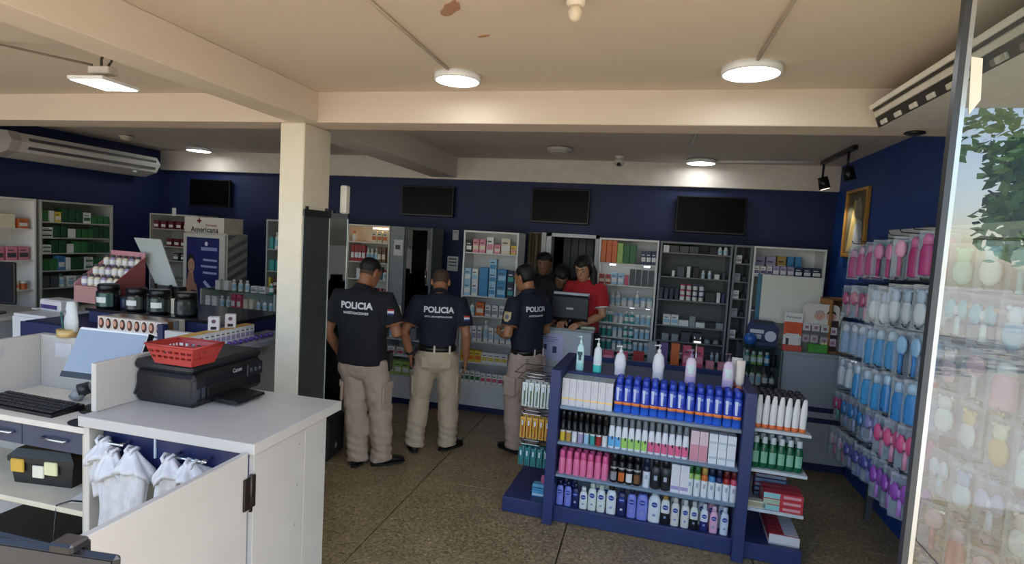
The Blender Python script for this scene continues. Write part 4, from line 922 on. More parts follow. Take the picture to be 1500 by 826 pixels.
fill(n, 'top shelf', F(1.745), 1.03, 1.64, [('c', 'white', .05, .09, 3, 'purple'), ('c', 'lilac', .06, .1, 3, 'white'), ('c', 'dark blue', .07, .1, 2, 'white'), ('c', 'navy', .08, .1, 1, 'white')], 26)
fill('right white shelving', 'back row on the top shelf', along_x(Y0+.15, 1.745), 1.06, 1.5, [('c', 'lilac', .09, .19, 2, 'white'), ('c', 'gold', .08, .2, 1, 'cream'), ('c', 'blue', .06, .2, 2)], 27)
t = thing('display_board', 'blank white board standing upright on the rear right counter', 'board', (1.36, 5.80, 1.10))
part('board', B((-.27, 0, .20), (.27, .03, .66), M('#e4e4da', .35, var=.02), .004), t); part('edge_strip', B((-.31, .004, .16), (-.27, .028, .66), M('#3f7490', .4), .002), t)
part('foot', B((-.2, -.01, 0), (-.16, .05, .21), GREY, .002), t); part('foot', B((.16, -.01, 0), (.2, .05, .21), GREY, .002), t)
# -- warm lit shelving behind the officer, grey upright with a notice, dark glass cabinets
n = 'warm shelving'
u = unit('shelving_unit', 'white shelving of red cartons lit warm, behind the man nearest the column', -3.42, -2.88, Y0, [1.16, 1.40, 1.60, 1.83], base=.95, plinth=.9, m=M('#d9d2c8', .5), basep=False)
part('light_strip', B((-3.12, Y0+.05, 1.985), (-2.92, Y0+.1, 2.0), M('#ffd9a8', .5, emit=9, var=0)), u)
fill(n, 'top shelf', F(1.83), -3.38, -2.9, [('b', 'cream', .05, .12, 1, 'orange'), ('-', '', .2, 0, 1), ('c', 'cream', .06, .13, 3, 'orange')], 30)
fill(n, 'third lowest shelf', F(1.60), -3.38, -2.9, [('c', 'red', .045, .19, 4, 'white'), ('b', 'white', .05, .16, 3, 'white'), ('c', 'brown', .05, .18, 3, 'cream')], 31)
fill(n, 'second lowest shelf', F(1.40), -3.3, -2.9, [('c', 'white', .055, .12, 2), ('c', 'grey', .05, .14, 2), ('c', 'white', .06, .12, 1), ('c', 'dark grey', .05, .15, 1), ('b', 'white', .05, .12, 2, 'red')], 32)
fill(n, 'bottom shelf', F(1.16), -3.38, -2.9, [('c', 'white', .05, .13, 2), ('c', 'red', .05, .12, 2, 'white'), ('c', 'dark grey', .06, .14, 2), ('b', 'white', .05, .14, 3, 'red')], 33)
t = thing('grey_panel', 'grey upright panel carrying a small notice between warm shelving and dark cabinet', 'panel', (-2.785, Y0, 0))
part('board', B((-.085, 0, .965), (.085, .34, 2.03), M('#858a8d', .5), .002), t); part('notice_sheet', B((-.04, -.003, 1.70), (.07, 0, 1.88), M('#d4d2d4', .6), .001), t); part('printed_line', B((-.02, -.0036, 1.77), (.04, -.0028, 1.82), M('#4a4a52', .6)), t)
def dark_cab(lab, x0, x1, name='glass_cabinet'):
    t = thing(name, lab, 'cabinet', (0, 0, 0))
    part('side_panel', B((x0, Y0, .95), (x0+.025, Y0+.34, 2.03), DGREY, .001), t); part('side_panel', B((x1-.025, Y0, .95), (x1, Y0+.34, 2.03), M('#5c6165', .5), .001), t)
    part('back_panel', B((x0+.025, Y0+.32, .95), (x1-.025, Y0+.34, 2.03), M('#26292b', .5)), t)
    part('top_panel', B((x0+.025, Y0, 2.0), (x1-.025, Y0+.32, 2.03), DGREY), t)
    for z in (1.25, 1.5, 1.75): part('shelf', B((x0+.025, Y0+.02, z-.008), (x1-.025, Y0+.32, z), SMOKE), t)
    part('glass_door', B((x0+.027, Y0+.002, .96), (x1-.027, Y0+.008, 1.998), SMOKE), t); part('door_handle', MB().tube([(x1-.06, Y0-.01, 1.4), (x1-.06, Y0-.01, 1.55)], .006, CHROME, 8), t)
    return t
dark_cab('dark glass cabinet beside the grey panel, left of the blue wall strip', -2.69, -2.36)
fill('dark glass cabinet', 'upper shelf', F(1.75), -2.65, -2.4, [('c', 'dark grey', .1, .14, 1, 'grey'), ('c', 'grey', .08, .12, 1)], 34)
fill('dark glass cabinet', 'middle shelf', F(1.5), -2.65, -2.4, [('c', 'black', .09, .14, 2)], 35)
dark_cab('dark glass cabinet seen through the smoked panel behind the column', -4.0, -3.7); dark_cab('dark narrow glass cabinet left of the warm shelving', -3.69, -3.43)
fill('cabinet behind the column', 'middle shelf', F(1.5), -3.96, -3.74, [('c', 'dark grey', .07, .12, 1), ('c', 'grey', .06, .14, 1)], 36)
# -- low open counters under them
CW = M('#c9ced2', .4)
def low(lab, x0, x1): return unit('low_counter', lab, x0, x1, Y0-.06, [.56, .75], top=.94, depth=.40, m=CW, glassy=False)
t = low('white low counter of green and yellow cartons behind the two officers', -2.88, -2.0); part('worktop', B((-2.9, Y0-.08, .94), (-1.995, Y0+.34, .965), M('#4c5153', .15), .002), t)
n = 'counter behind the officers'; G = lambda z: along_x(Y0-.05, z)
fill(n, 'bottom shelf', G(.33), -2.84, -2.03, [('c', 'light green', .09, .16, 3, 'white'), ('c', 'green', .06, .14, 1, 'white'), ('c', 'light green', .10, .13, 2, 'yellow'), ('c', 'dark red', .06, .15, 1), ('c', 'white', .06, .12, 3, 'green')], 37)
fill(n, 'middle shelf', G(.56), -2.84, -2.03, [('c', 'white', .09, .09, 3, 'rose'), ('c', 'dark grey', .08, .1, 1), ('c', 'pink', .08, .10, 2, 'white'), ('c', 'orange', .07, .11, 2, 'white')], 38)
fill(n, 'top shelf', G(.75), -2.84, -2.03, [('b', 'white', .06, .14, 3, 'white'), ('c', 'grey', .08, .13, 3), ('c', 'white', .08, .14, 2, 'grey')], 39)
single('acrylic_stand', MB().prism([(-.1, 0), (.08, 0), (.05, .2), (-.06, .24)], -.02, .02, M('#e6e9ea', .1, alpha=.75), 'y'), 'clear shiny acrylic leaflet stand between the two officers', 'stand', (-2.42, 5.98, .966))
t = low('white low counter of medicine cartons seen through the smoked panel', -4.0, -2.9); part('worktop', B((-4.0, Y0-.08, .94), (-2.905, Y0+.34, .965), M('#8f9a98', .12), .002), t)
n = 'counter behind the column'
fill(n, 'bottom shelf', G(.33), -3.9, -2.94, [('c', 'white', .07, .14, 6, 'teal'), ('c', 'white', .075, .13, 5, 'green')], 40)
fill(n, 'middle shelf', G(.56), -3.9, -2.94, [('c', 'white', .07, .14, 3, 'yellow'), ('c', 'yellow', .08, .14, 5, 'orange'), ('c', 'cream', .08, .12, 2)], 41)
fill(n, 'top shelf', G(.75), -3.9, -2.94, [('c', 'white', .055, .13, 8, 'green'), ('c', 'light green', .06, .12, 3, 'white')], 42)

# -- pay desk
t = thing('pay_desk', 'pale grey pay desk with a notice on its front, beside the turned officer', 'desk', (0, 0, 0))
PD = M('#b9c0c8', .4, var=.02)
part('front_panel', B((-1.11, 5.38, .02), (-.47, 5.41, 1.10), PD, .002), t); part('side_panel', B((-1.11, 5.41, .02), (-1.085, 5.60, 1.10), PD, .002), t); part('side_panel', B((-.495, 5.41, .02), (-.47, 5.60, 1.10), PD, .002), t)
part('worktop', B((-1.13, 5.36, 1.10), (-.45, 5.62, 1.125), M('#8d949b', .3), .003), t)
nt = part('notice_sheet', B((-1.035, 5.376, .80), (-.74, 5.38, 1.06), M('#c6c6ea', .5), .001), t, label='pale lilac notice')
for k, (a, b) in enumerate(((.05, .22), (.04, .25), (.07, .2))): part('printed_line', B((-1.035+a, 5.3745, 1.02-k*.02), (-1.035+b, 5.3762, 1.026-k*.02), M('#7a7fb4', .6)), nt)
part('printed_symbol', MB().box((-.93, 5.3745, .90), (-.90, 5.3762, .95), M('#39406e', .6)).box((-.84, 5.3745, .87), (-.80, 5.3762, .935), M('#39406e', .6)), nt)
t = thing('till_monitor', 'dark till monitor seen from behind on the pay desk, pale top edge', 'monitor', (-.70, 5.47, 1.125), -.05)
part('back_shell', MB().prism([(0, .06), (.05, .10), (.05, .30), (0, .34), (-.02, .34), (-.02, .06)], -.175, .175, M('#22252a', .5), 'x', Matrix.Rotation(PI, 4, 'Z')), t)
part('top_edge', B((-.176, -.022, .30), (.176, .022, .345), M('#b3bcc8', .4), .004), t)
part('emblem', B((-.035, -.053, .18), (.035, -.05, .20), M('#a9adb4', .3)), t); part('stand', MB().tube([(0, 0, .1), (0, .01, .015)], .03, BLACK, 10).lathe([(.11, 0), (.11, .01), (.04, .018)], BLACK, 20, 1, .7), t)
t = thing('card_terminal', 'small dark card terminal with pale tags beside the till monitor', 'terminal', (-.93, 5.44, 1.125), .2)
part('body', MB().prism([(0, 0), (.12, 0), (.12, .04), (0, .02)], -.05, .05, BLACK, 'x'), t); part('tag', B((-.02, .0, .03), (.03, .004, .075), M('#d8d8d8', .5)), t)
single('paper_pad', B((-.07, -.05, 0), (.07, .05, .02), M('#b9c3a8', .6), .002), 'pale green pad lying under the hands of the woman in red', 'pad', (-.53, 5.50, 1.125), .2)
# -- glass counters to the right of the pay desk
def gcounter(lab, x0, x1, y, top, zs):
    t = thing('glass_counter', lab, 'counter', (0, 0, 0)); d = .42
    part('base', B((x0, y+.01, 0), (x1, y+d, .30), M('#4d5358', .5), .002), t)
    for z in zs: part('shelf', B((x0+.012, y+.04, z-.008), (x1-.012, y+d-.01, z), SHELFG), t)
    part('top_glass', B((x0, y, top-.01), (x1, y+d, top), SHELFG), t)
    part('front_glass', B((x0, y, .30), (x1, y+.006, top-.01), CLEAR), t)
    part('back_panel', B((x0, y+d-.01, .30), (x1, y+d, top-.01), M('#3f4447', .5)), t)
    for x in (x0, x1-.012): part('frame_post', B((x, y+.007, .30), (x+.012, y+.02, top-.01), ALU), t)
    return t
gcounter('glass counter with coloured cartons between pay desk and grey shelving', -.40, .86, 5.18, .90, [.48, .68])
n = 'glass counter'
fill(n, 'glass top', along_x(5.18, .90), -.34, .8, [('c', 'rose', .1, .07, 2, 'pink'), ('-', '', .02, 0, 1), ('c', 'red', .1, .09, 1), ('c', 'grey', .075, .2, 1), ('c', 'purple', .075, .2, 1), ('c', 'orange', .075, .2, 1), ('c', 'rose', .075, .19, 2, 'pink'), ('c', 'pink', .07, .07, 2)], 43)
fill(n, 'upper shelf', along_x(5.2, .68), -.37, .83, [('c', 'red', .1, .12, 2, 'pink'), ('c', 'rose', .09, .1, 2), ('c', 'grey', .07, .14, 2), ('c', 'black', .06, .13, 3), ('j', 'dark grey', .06, .1, 5, 'black'), ('b', 'white', .05, .13, 2)], 44)
fill(n, 'lower shelf', along_x(5.2, .48), -.37, .83, [('j', 'dark grey', .07, .12, 7, 'black'), ('c', 'dark red', .07, .11, 3), ('b', 'brown', .06, .14, 3, 'white')], 45)
gcounter('narrow glass counter holding green bottles left of the grey counter', .92, 1.25, 5.45, 1.10, [.55, .74, .93])
fill('narrow glass counter', 'top shelf', along_x(5.48, .93), .94, 1.23, [('b', 'teal', .05, .13, 1, 'white'), ('b', 'light green', .055, .12, 2, 'white'), ('b', 'blue', .05, .12, 1, 'white'), ('j', 'black', .055, .1, 1, 'black')], 46)
fill('narrow glass counter', 'middle shelf', along_x(5.48, .74), .94, 1.23, [('b', 'white', .05, .14, 3, 'green'), ('b', 'dark grey', .05, .13, 2, 'black')], 47)
# -- grey counter in the right corner
t = thing('corner_counter', 'grey counter with two dark stripes in the rear right corner', 'counter', (0, 0, 0))
CG = M('#a3a9b1', .4, var=.02)
part('front_panel', B((1.27, 5.50, .08), (1.86, 5.53, 1.06), CG, .002), t); part('side_panel', B((1.27, 5.53, .0), (1.295, 5.86, 1.06), CG), t)
part('stripe', B((1.268, 5.496, .555), (1.86, 5.50, .60), NAVY), t); part('stripe', B((1.268, 5.496, .455), (1.86, 5.50, .50), NAVY), t)
part('plinth', B((1.30, 5.53, 0), (1.86, 5.55, .08), NAVY), t); part('worktop', B((1.26, 5.48, 1.06), (1.865, 5.87, 1.09), M('#9aa0a6', .35), .003), t)
t = thing('leaflet_display', 'orange and white cardboard display with a leaflet on the corner counter', 'display', (1.34, 5.53, 1.09), -.08)
part('back_card', B((-.075, .03, .0), (.075, .038, .345), M('#e6e3dd', .6)), t)
part('orange_field', B((-.075, .027, .14), (.075, .03, .26), M('#d8552a', .6)), t, label='orange printed field')
part('lettering', text_mesh('Farmacia', .034, M('#5b6470', .6, var=0), .01), t, (0, .029, .305), FRONT)
part('leaflet', B((-.06, .012, .045), (.055, .016, .155), M('#dfdcd8', .6)), t); part('leaflet_figure', B((-.055, .0105, .05), (-.03, .012, .11), M('#3a3f4c', .6), .0005), t)
part('tray', MB().box((-.08, -.02, 0), (.08, .03, .05), M('#c94a3c', .55), .003), t)
t = thing('baby_card', 'rounded white counter card with two printed baby faces and small hanging packs', 'display', (1.57, 5.56, 1.09), -.05)
pts = [(-.15, 0), (.15, 0), (.15, .40)]+[(.15-.04+.04*math.cos(a), .40+.04*math.sin(a)) for a in (0, .5, 1, 1.57)]+[(-.11+.04*math.cos(a), .40+.04*math.sin(a)) for a in (1.57, 2.1, 2.6, 3.14)]
part('card', MB().prism(pts, .03, .038, M('#e3dcd4', .6), 'y'), t); part('lower_field', B((-.149, .028, .0), (.149, .03, .24), M('#6d6a68', .6)), t, label='grey printed lower field')
part('dark_strip', B((.08, .026, .02), (.149, .0285, .30), M('#3a2426', .6)), t)
for x, hh in ((-.01, '#b4aaa4'), (.085, '#2a211e')):
    f = part('printed_face', MB().tube([(x, .029, .335), (x, .026, .335)], .042, M('#dca99c', .6, var=.02), 20), t)
    part('printed_hair', MB().prism([(x-.042, .345), (x-.03, .377), (x, .386), (x+.03, .377), (x+.042, .345), (x+.02, .362), (x-.02, .362)], .0245, .0262, M(hh, .6), 'y'), f)
    for s in (-1, 1): part('printed_eye', B((x+s*.015-.004, .0248, .332), (x+s*.015+.004, .0262, .338), M('#33262a', .6)), f)
    part('printed_mouth', B((x-.008, .0248, .315), (x+.008, .0262, .319), M('#a9504f', .6)), f)
for k, (x, z, h) in enumerate(((-.11, .225, '#d9d2d4'), (-.035, .225, '#d5c9cb'), (.04, .22, '#c9d2c8'), (.11, .205, '#d9cfd4'), (-.11, .12, '#b6a8aa'), (-.04, .12, '#b6acae'), (.04, .11, '#a9a2a6'), (.11, .10, '#c9b4c0'))):
    p = part('hanging_pack', B((x-.032, .005, z-.035), (x+.032, .02, z+.035), M(h, .5), .004), t); part('pack_print', B((x-.014, .0035, z-.015), (x+.014, .005, z+.012), M('#9a6a86', .5)), p)
part('green_tray', MB().box((-.09, -.03, 0), (.07, .03, .075), M('#4d9a3a', .5), .004), t, label='green tray'); part('tray_item', MB().ball((.03, -.01, .085), .014, M('#e6dfa8', .5), 8).ball((.055, -.005, .085), .013, M('#e6dfa8', .5), 8), t)
t = thing('blue_display', 'dark blue rounded cardboard display with white panels on the narrow glass counter', 'display', (1.09, 5.62, 1.10), -.06)
part('back_card', MB().prism([(-.12, 0), (.14, 0), (.15, .16), (.10, .23), (-.09, .24), (-.13, .16)], 0, .03, M('#1b2c5c', .5), 'y'), t)
part('header', B((-.08, -.004, .20), (.08, .0, .235), M('#23242c', .5), .002), t); part('white_panel', B((-.10, -.004, .11), (.02, 0, .145), M('#cfd4da', .5)), t); part('white_panel', B((-.11, -.004, .06), (-.0, 0, .10), M('#c3cbd4', .5)), t); part('round_label', MB().tube([(.08, 0, .09), (.08, -.005, .09)], .05, M('#cfd4e0', .5), 20), t)
part('tray', MB().box((-.11, -.05, 0), (.13, 0, .04), M('#1b2750', .5), .003), t)
single('blue_ball', MB().ball((0, 0, .06), .06, M('#2f5fae', .3), 14), 'round shiny blue object left of the dark blue cardboard display', 'ball', (.985, 5.56, 1.10))
t = thing('wooden_case', 'open brown wooden case with pale papers beside the pink blister packs', 'box', (1.72, 5.18, 1.09), .25)
WD = M('#9a6b3c', .6, var=.15, vs_=6)
t.location = (1.74, 5.66, 1.09)
part('back_board', B((-.12, .10, 0), (.12, .115, .50), WD, .002), t); part('side_board', B((-.12, -.08, 0), (-.105, .10, .50), WD, .002), t); part('top_board', B((-.12, -.08, .485), (.12, .10, .50), WD, .002), t)
part('bottom_board', B((-.105, -.08, 0), (.12, .10, .015), WD, .002), t); part('papers', B((-.08, -.03, .016), (.08, .06, .30), M('#c9bfae', .7), .003), t); part('white_tube', MB().tube([(-.03, -.05, .25), (.0, -.05, .38)], .02, M('#e3e0da', .5), 12), t)

# -- left wall shelving
def along_y(x, z): return lambda s, d: ((x-.02-d, s, z), PI/2)      # stock on the left wall faces +X; s runs along the wall
def unit_left(lab, y0, y1, zs, m, backm=None):
    t = unit('shelving_unit', lab, 0, y1-y0, 0, zs, m=m, backm=backm, org=(-6.28, y0, 0), rz=PI/2, top=2.09, base=.9, plinth=.07)
    return t
unit_left('white shelving with pale towels and pink boxes, cut by the left edge', 3.65, 4.56, [1.14, 1.45, 1.78], WHITE)
unit_left('white shelving of green cartons on the left wall', 4.60, 5.43, [1.14, 1.33, 1.52, 1.69, 1.86], M('#a9aba6', .5), M('#7d827b', .6))
fill('pale left shelving', 'top shelf', along_y(-6.28, 1.78), 4.05, 4.53, [('c', 'white', .1, .12, 1, 'grey'), ('c', 'cream', .2, .14, 1), ('c', 'orange', .1, .1, 1, 'white')], 50)
fill('pale left shelving', 'middle shelf', along_y(-6.28, 1.45), 4.05, 4.53, [('c', 'pink', .1, .14, 4, 'dark grey')], 51)
fill('pale left shelving', 'bottom shelf', along_y(-6.28, 1.14), 4.35, 4.53, [('c', 'cream', .06, .1, 1, 'orange'), ('j', 'orange', .07, .09, 1, 'white')], 52)
n = 'green carton shelving'; A = lambda z: along_y(-6.28, z)
fill(n, 'top shelf', A(1.86), 4.63, 5.41, [('c', 'green', .075, .12, 1), ('c', 'white', .05, .12, 1), ('c', 'yellow', .07, .11, 1, 'white'), ('c', 'dark green', .07, .15, 3), ('c', 'white', .09, .12, 1, 'green'), ('c', 'green', .065, .09, 3)], 53)
fill(n, 'fifth lowest shelf', A(1.69), 4.63, 5.41, [('c', 'white', .12, .055, 1, 'dark green', 2), ('c', 'dark green', .07, .13, 2), ('c', 'white', .08, .1, 1), ('c', 'green', .06, .1, 3), ('c', 'dark green', .055, .14, 3)], 54)
fill(n, 'fourth lowest shelf', A(1.52), 4.63, 5.41, [('c', 'white', .10, .045, 1, 'green', 2), ('c', 'dark green', .075, .14, 2), ('c', 'white', .08, .1, 1), ('c', 'green', .07, .13, 2), ('c', 'dark green', .06, .12, 4)], 55)
fill(n, 'third lowest shelf', A(1.33), 4.63, 5.41, [('c', 'green', .08, .13, 2), ('c', 'blue', .08, .16, 1, 'white'), ('c', 'white', .05, .14, 1), ('c', 'dark green', .07, .14, 2), ('c', 'white', .1, .07, 1, 'green', 2), ('c', 'green', .06, .12, 2), ('c', 'white', .06, .08, 1)], 56)
fill(n, 'second lowest shelf', A(1.14), 4.63, 5.41, [('c', 'dark grey', .08, .13, 2), ('b', 'white', .07, .15, 1, 'green'), ('c', 'white', .1, .12, 1, 'pale blue'), ('c', 'grey', .08, .12, 2), ('c', 'dark green', .08, .11, 2)], 57)
t = thing('desktop_monitor', 'dark monitor at the left edge in front of the pale wall shelving', 'monitor', (-5.55, 3.62, 1.05), .2)
part('housing', B((-.25, 0, .09), (.25, .03, .46), BLACK, .008), t); part('screen', B((-.235, -.003, .11), (.235, 0, .445), M('#1a1c20', .15)), t); part('stand', MB().tube([(0, .02, .1), (0, .04, .01)], .03, BLACK, 10).lathe([(.13, 0), (.13, .01), (.04, .02)], BLACK, 20), t)
t = thing('side_counter', 'pale counter at the left edge carrying the dark monitor', 'counter', (0, 0, 0))
part('worktop', B((-6.2, 3.4, 1.02), (-5.25, 4.05, 1.05), LAMW, .003), t); part('front_panel', B((-6.2, 3.43, 0), (-5.28, 3.46, 1.02), M('#8f9294', .5), .002), t); part('side_panel', B((-5.31, 3.46, 0), (-5.28, 4.02, 1.02), M('#8f9294', .5), .002), t)
# -- red carton shelving, display fridge, striped panel and showcase left of the column
n = 'red carton shelving'
unit('shelving_unit', 'white shelving of dark red cartons behind the display fridge', -6.24, -5.50, Y0, [1.2, 1.44, 1.62, 1.84], m=M('#b3b1ae', .5), backm=M('#8e8a86', .6))
for i, (z, it) in enumerate(((1.84, [('c', 'dark red', .075, .1, 4, 'white'), ('c', 'red', .07, .09, 2, 'white')]), (1.62, [('-', '', .2, 0, 1), ('c', 'dark red', .08, .1, 4, 'white')]), (1.44, [('-', '', .3, 0, 1), ('c', 'dark grey', .08, .1, 3, 'white')]))):
    fill(n, ['top', 'middle', 'lower'][i]+' shelf', F(z), -6.2, -5.53, it, 60+i)
t = thing('display_fridge', 'white pharmacy fridge with a blue poster of a woman on its door', 'fridge', (-5.06, 5.55, 0))
FW = M('#cfcbc4', .4)
part('cabinet', B((-.30, 0, .0), (.30, .34, 1.83), FW, .01), t)
hd = part('header', B((-.285, -.02, 1.83), (.265, .3, 2.01), M('#d9d3c8', .4), .004), t)
part('red_cross', MB().box((-.105, -.023, 1.955), (-.045, -.02, 1.975), M('#7c1420', .5)).box((-.085, -.023, 1.935), (-.065, -.02, 1.995), M('#7c1420', .5)), hd)
part('lettering', text_mesh('Americana', .088, M('#2a2430', .5, var=0), .02), hd, (.0, -.022, 1.862), FRONT)
part('lettering', text_mesh('Farmacia', .042, M('#a3242c', .5, var=0), .012), hd, (.09, -.022, 1.918), FRONT, label='red script line')
d = part('door', B((-.29, -.03, .25), (.29, 0, 1.815), FW, .006), t)
pz = part('poster', B((-.235, -.034, .6), (.215, -.03, 1.77), M('#1d2466', .35, var=.12, vs_=4)), d)
def pq(nm, poly, h, dd=.036): part(nm, MB().prism(poly, -dd, -.034, M(h, .5, var=.03), 'y'), t)
el = lambda cx, cz, rx, rz_, n=22: [(cx+rx*math.cos(2*PI*k/n), cz+rz_*math.sin(2*PI*k/n)) for k in range(n)]
pq('printed_hair', el(-.175, 1.46, .058, .115), '#120c0e', .0355); pq('printed_neck', [(-.2, 1.36), (-.14, 1.36), (-.12, 1.24), (-.234, 1.22)], '#a97a62', .036)
pq('printed_face', el(-.165, 1.435, .046, .085), '#c08e76', .0365)
pq('printed_shoulder', [(-.235, 1.26), (-.16, 1.29), (-.09, 1.21), (-.07, 1.12), (-.235, 1.05)], '#a97a62', .0367)
pq('printed_top', [(-.235, 1.06), (-.15, 1.15), (-.09, 1.14), (-.05, .98), (-.05, .62), (-.235, .62)], '#0c0c12', .0372)
for x in (-.182, -.148): pq('printed_eye', el(x, 1.455, .009, .005, 10), '#20140f', .0372)
pq('printed_mouth', el(-.163, 1.39, .016, .007, 12), '#8a3a3c', .0372)
pq('printed_band', [(-.03, 1.62), (.19, 1.62), (.19, 1.66), (-.03, 1.66)], '#8d97cc'); pq('printed_emblem', el(.04, 1.70, .02, .025), '#d5d8e6')
for k, (a, b) in enumerate(((.0, .19), (-.03, .19), (.0, .19))): pq('printed_line', [(a, 1.50-k*.075), (b, 1.495-k*.075), (b, 1.52-k*.075), (a, 1.525-k*.075)], '#a4aad0')
pq('printed_swoosh', [(0, 1.25), (.06, 1.19), (.12, 1.14), (.2, 1.1), (.19, 1.15), (.1, 1.21), (.03, 1.27)], '#b9bfe0')
part('handle', MB().tube([(.265, -.035, 1.0), (.265, -.06, 1.02), (.265, -.06, 1.28), (.265, -.035, 1.3)], .008, GREY, 8), d)
for k in range(9): part('shadow_stripe', MB().prism([(.01, .80+k*.115), (.33, .93+k*.115), (.33, .985+k*.115), (.01, .855+k*.115)] if k < 8 else [(.01, 1.75), (.16, 1.815), (.01, 1.815)], .3, .303, M('#74777a', .5), 'x'), t, label='grey diagonal shadow stripe')  # shelf shadows painted as stripes on the fridge side
part('side_skin', B((.299, .005, .02), (.3015, .335, 1.82), M('#a9aaa9', .5)), t)
n = 'blue bag shelving'
unit('shelving_unit', 'pale shelving with light blue bags just left of the column', -4.42, -3.99, Y0-.12, [1.22, 1.42, 1.68], m=M('#a7adae', .5), backm=M('#86908f', .6))
F2 = lambda z: along_x(Y0-.12, z)
fill(n, 'top shelf', F2(1.68), -4.39, -4.01, [('c', 'teal', .05, .14, 1), ('b', 'white', .06, .2, 2, 'white'), ('c', 'blue', .12, .22, 1, 'pale blue'), ('c', 'pale blue', .08, .18, 1)], 64)
fill(n, 'middle shelf', F2(1.42), -4.39, -4.01, [('c', 'teal', .07, .13, 2), ('c', 'brown', .12, .2, 1, 'red'), ('c', 'orange', .06, .17, 1)], 65)
fill(n, 'lower shelf', F2(1.22), -4.39, -4.01, [('c', 'yellow', .03, .12, 1), ('c', 'dark red', .08, .12, 1, 'cream'), ('c', 'light green', .06, .12, 1), ('c', 'dark grey', .08, .1, 1)], 66)
t = unit('glass_showcase', 'low glass showcase of small cartons left of the column base', -4.62, -3.70, 5.0, [.64, .84, 1.05], top=1.245, depth=.4, base=.36, m=M('#b6bbb9', .4), glassy=True)
part('top_glass', B((-4.6, 5.005, 1.236), (-3.72, 5.388, 1.244), SHELFG), t)
n = 'low glass showcase'; F3 = lambda z: along_x(5.0, z)
fill(n, 'glass top', F3(1.245), -4.45, -3.72, [('c', 'white', .06, .1, 2), ('b', 'white', .05, .12, 3), ('c', 'white', .07, .07, 2, 'grey'), ('b', 'teal', .05, .11, 1)], 67)
fill(n, 'third lowest shelf', F3(1.05), -4.58, -3.73, [('c', 'white', .06, .12, 2), ('b', 'white', .05, .13, 2), ('c', 'rose', .05, .16, 2, 'white'), ('c', 'cream', .05, .12, 2), ('b', 'white', .05, .13, 3, 'grey')], 68)
fill(n, 'second lowest shelf', F3(.84), -4.58, -3.73, [('c', 'cream', .08, .1, 2), ('c', 'white', .07, .1, 3), ('b', 'white', .05, .12, 3)], 69)
fill(n, 'bottom shelf', F3(.64), -4.58, -3.73, [('c', 'white', .07, .12, 3, 'pale blue'), ('c', 'grey', .08, .12, 2), ('c', 'white', .06, .13, 4, 'pale blue')], 70)

# -- display island behind the checkout desk
t = thing('display_island', 'white and blue display island carrying jars and cartons, behind the checkout desk', 'display island', (0, 0, 0))
part('body', B((-4.72, 3.32, 0), (-2.98, 4.25, 1.085), M('#c2c4c4', .4), .003), t)
part('blue_panel', B((-4.715, 3.30, .5), (-4.02, 3.32, 1.10), NAVY, .002), t); part('corner_post', B((-3.385, 3.27, 0), (-3.335, 3.32, 1.20), NAVY, .002), t)
part('end_panel', B((-3.33, 3.28, 0), (-2.98, 3.32, 1.16), M('#c9c7c2', .4), .002), t)
part('top_tray', B((-4.35, 3.52, 1.19), (-3.0, 4.2, 1.215), M('#15161a', .2), .003), t); part('top_frame', B((-4.72, 3.34, 1.085), (-2.98, 4.25, 1.10), NAVY), t)
part('tray_riser', B((-4.33, 3.54, 1.10), (-3.02, 4.18, 1.19), NAVY), t)
part('ledge', B((-2.98, 2.98, 1.06), (-2.70, 3.95, 1.10), M('#8f9298', .4), .002), t); part('ledge_panel', B((-2.98, 2.99, 0), (-2.955, 3.94, 1.06), M('#c9c7c2', .4)), t)
t = thing('white_cabinet', 'white box-shaped cabinet at the left end of the display island', 'cabinet', (-4.9, 3.7, 0))
part('body', B((-.175, -.2, 0), (.175, .45, 1.112), M('#cfd0d0', .4), .004), t); part('door', B((-.168, -.212, .1), (.168, -.2, 1.09), M('#d6d7d6', .4), .002), t); part('catch', B((.0, -.22, 1.045), (.05, -.211, 1.06), GREY), t)
t = thing('white_case', 'white case with purple print lying on the white cabinet', 'box', (-4.95, 3.78, 1.112), -.1)
part('case', B((-.13, -.08, 0), (.13, .08, .10), M('#d9d7d9', .4), .012), t); part('purple_print', B((-.11, -.0815, .02), (.10, -.08, .055), M('#4b3f78', .4)), t); part('flat_lid', B((-.2, -.1, -.0), (-.135, .05, .012), WHITE, .004), t)
# hair dye cartons in front
for k in range(9):
    x = -3.975+.0655*k+.0328
    c = thing('dye_carton', f'hair dye carton with printed face, {ORD[k]} from left in the front row', 'carton', (x, 3.315, 1.10), 0, 'front row of hair dye cartons')
    part('carton', B((-.0315, 0, 0), (.0315, .05, .105), M('#e2d3c8', .5), .001), c)
    hc = ['#4a2418', '#2f1712', '#4f2a1a', '#3a1a14', '#5a3020', '#33150f', '#472015', '#5c2418', '#3b1712'][k]
    part('printed_hair', MB().prism(el(.003, .056, .024, .04, 16), -.0012, 0, M(hc, .5), 'y'), c); part('printed_face', MB().prism(el(-.003, .06, .014, .023, 14), -.002, -.001, M('#d69a80', .5), 'y'), c); part('printed_strip', B((-.0315, -.0008, .0), (.0315, 0, .018), M('#e6e0d8', .5)), c)
for r in range(1, 4):
    for k in range(9):
        tag(link('dye_carton', carton_mesh(['brown', 'grey', 'cream'][(k+r)%3], .063, .05, .103, None), None, (-3.975+.0655*k+.0328, 3.315+.053*r, 1.10)), f'hair dye carton, {ORD[k]} from left, {ORD[r]} row on the island', 'carton', 'rear rows of hair dye cartons')
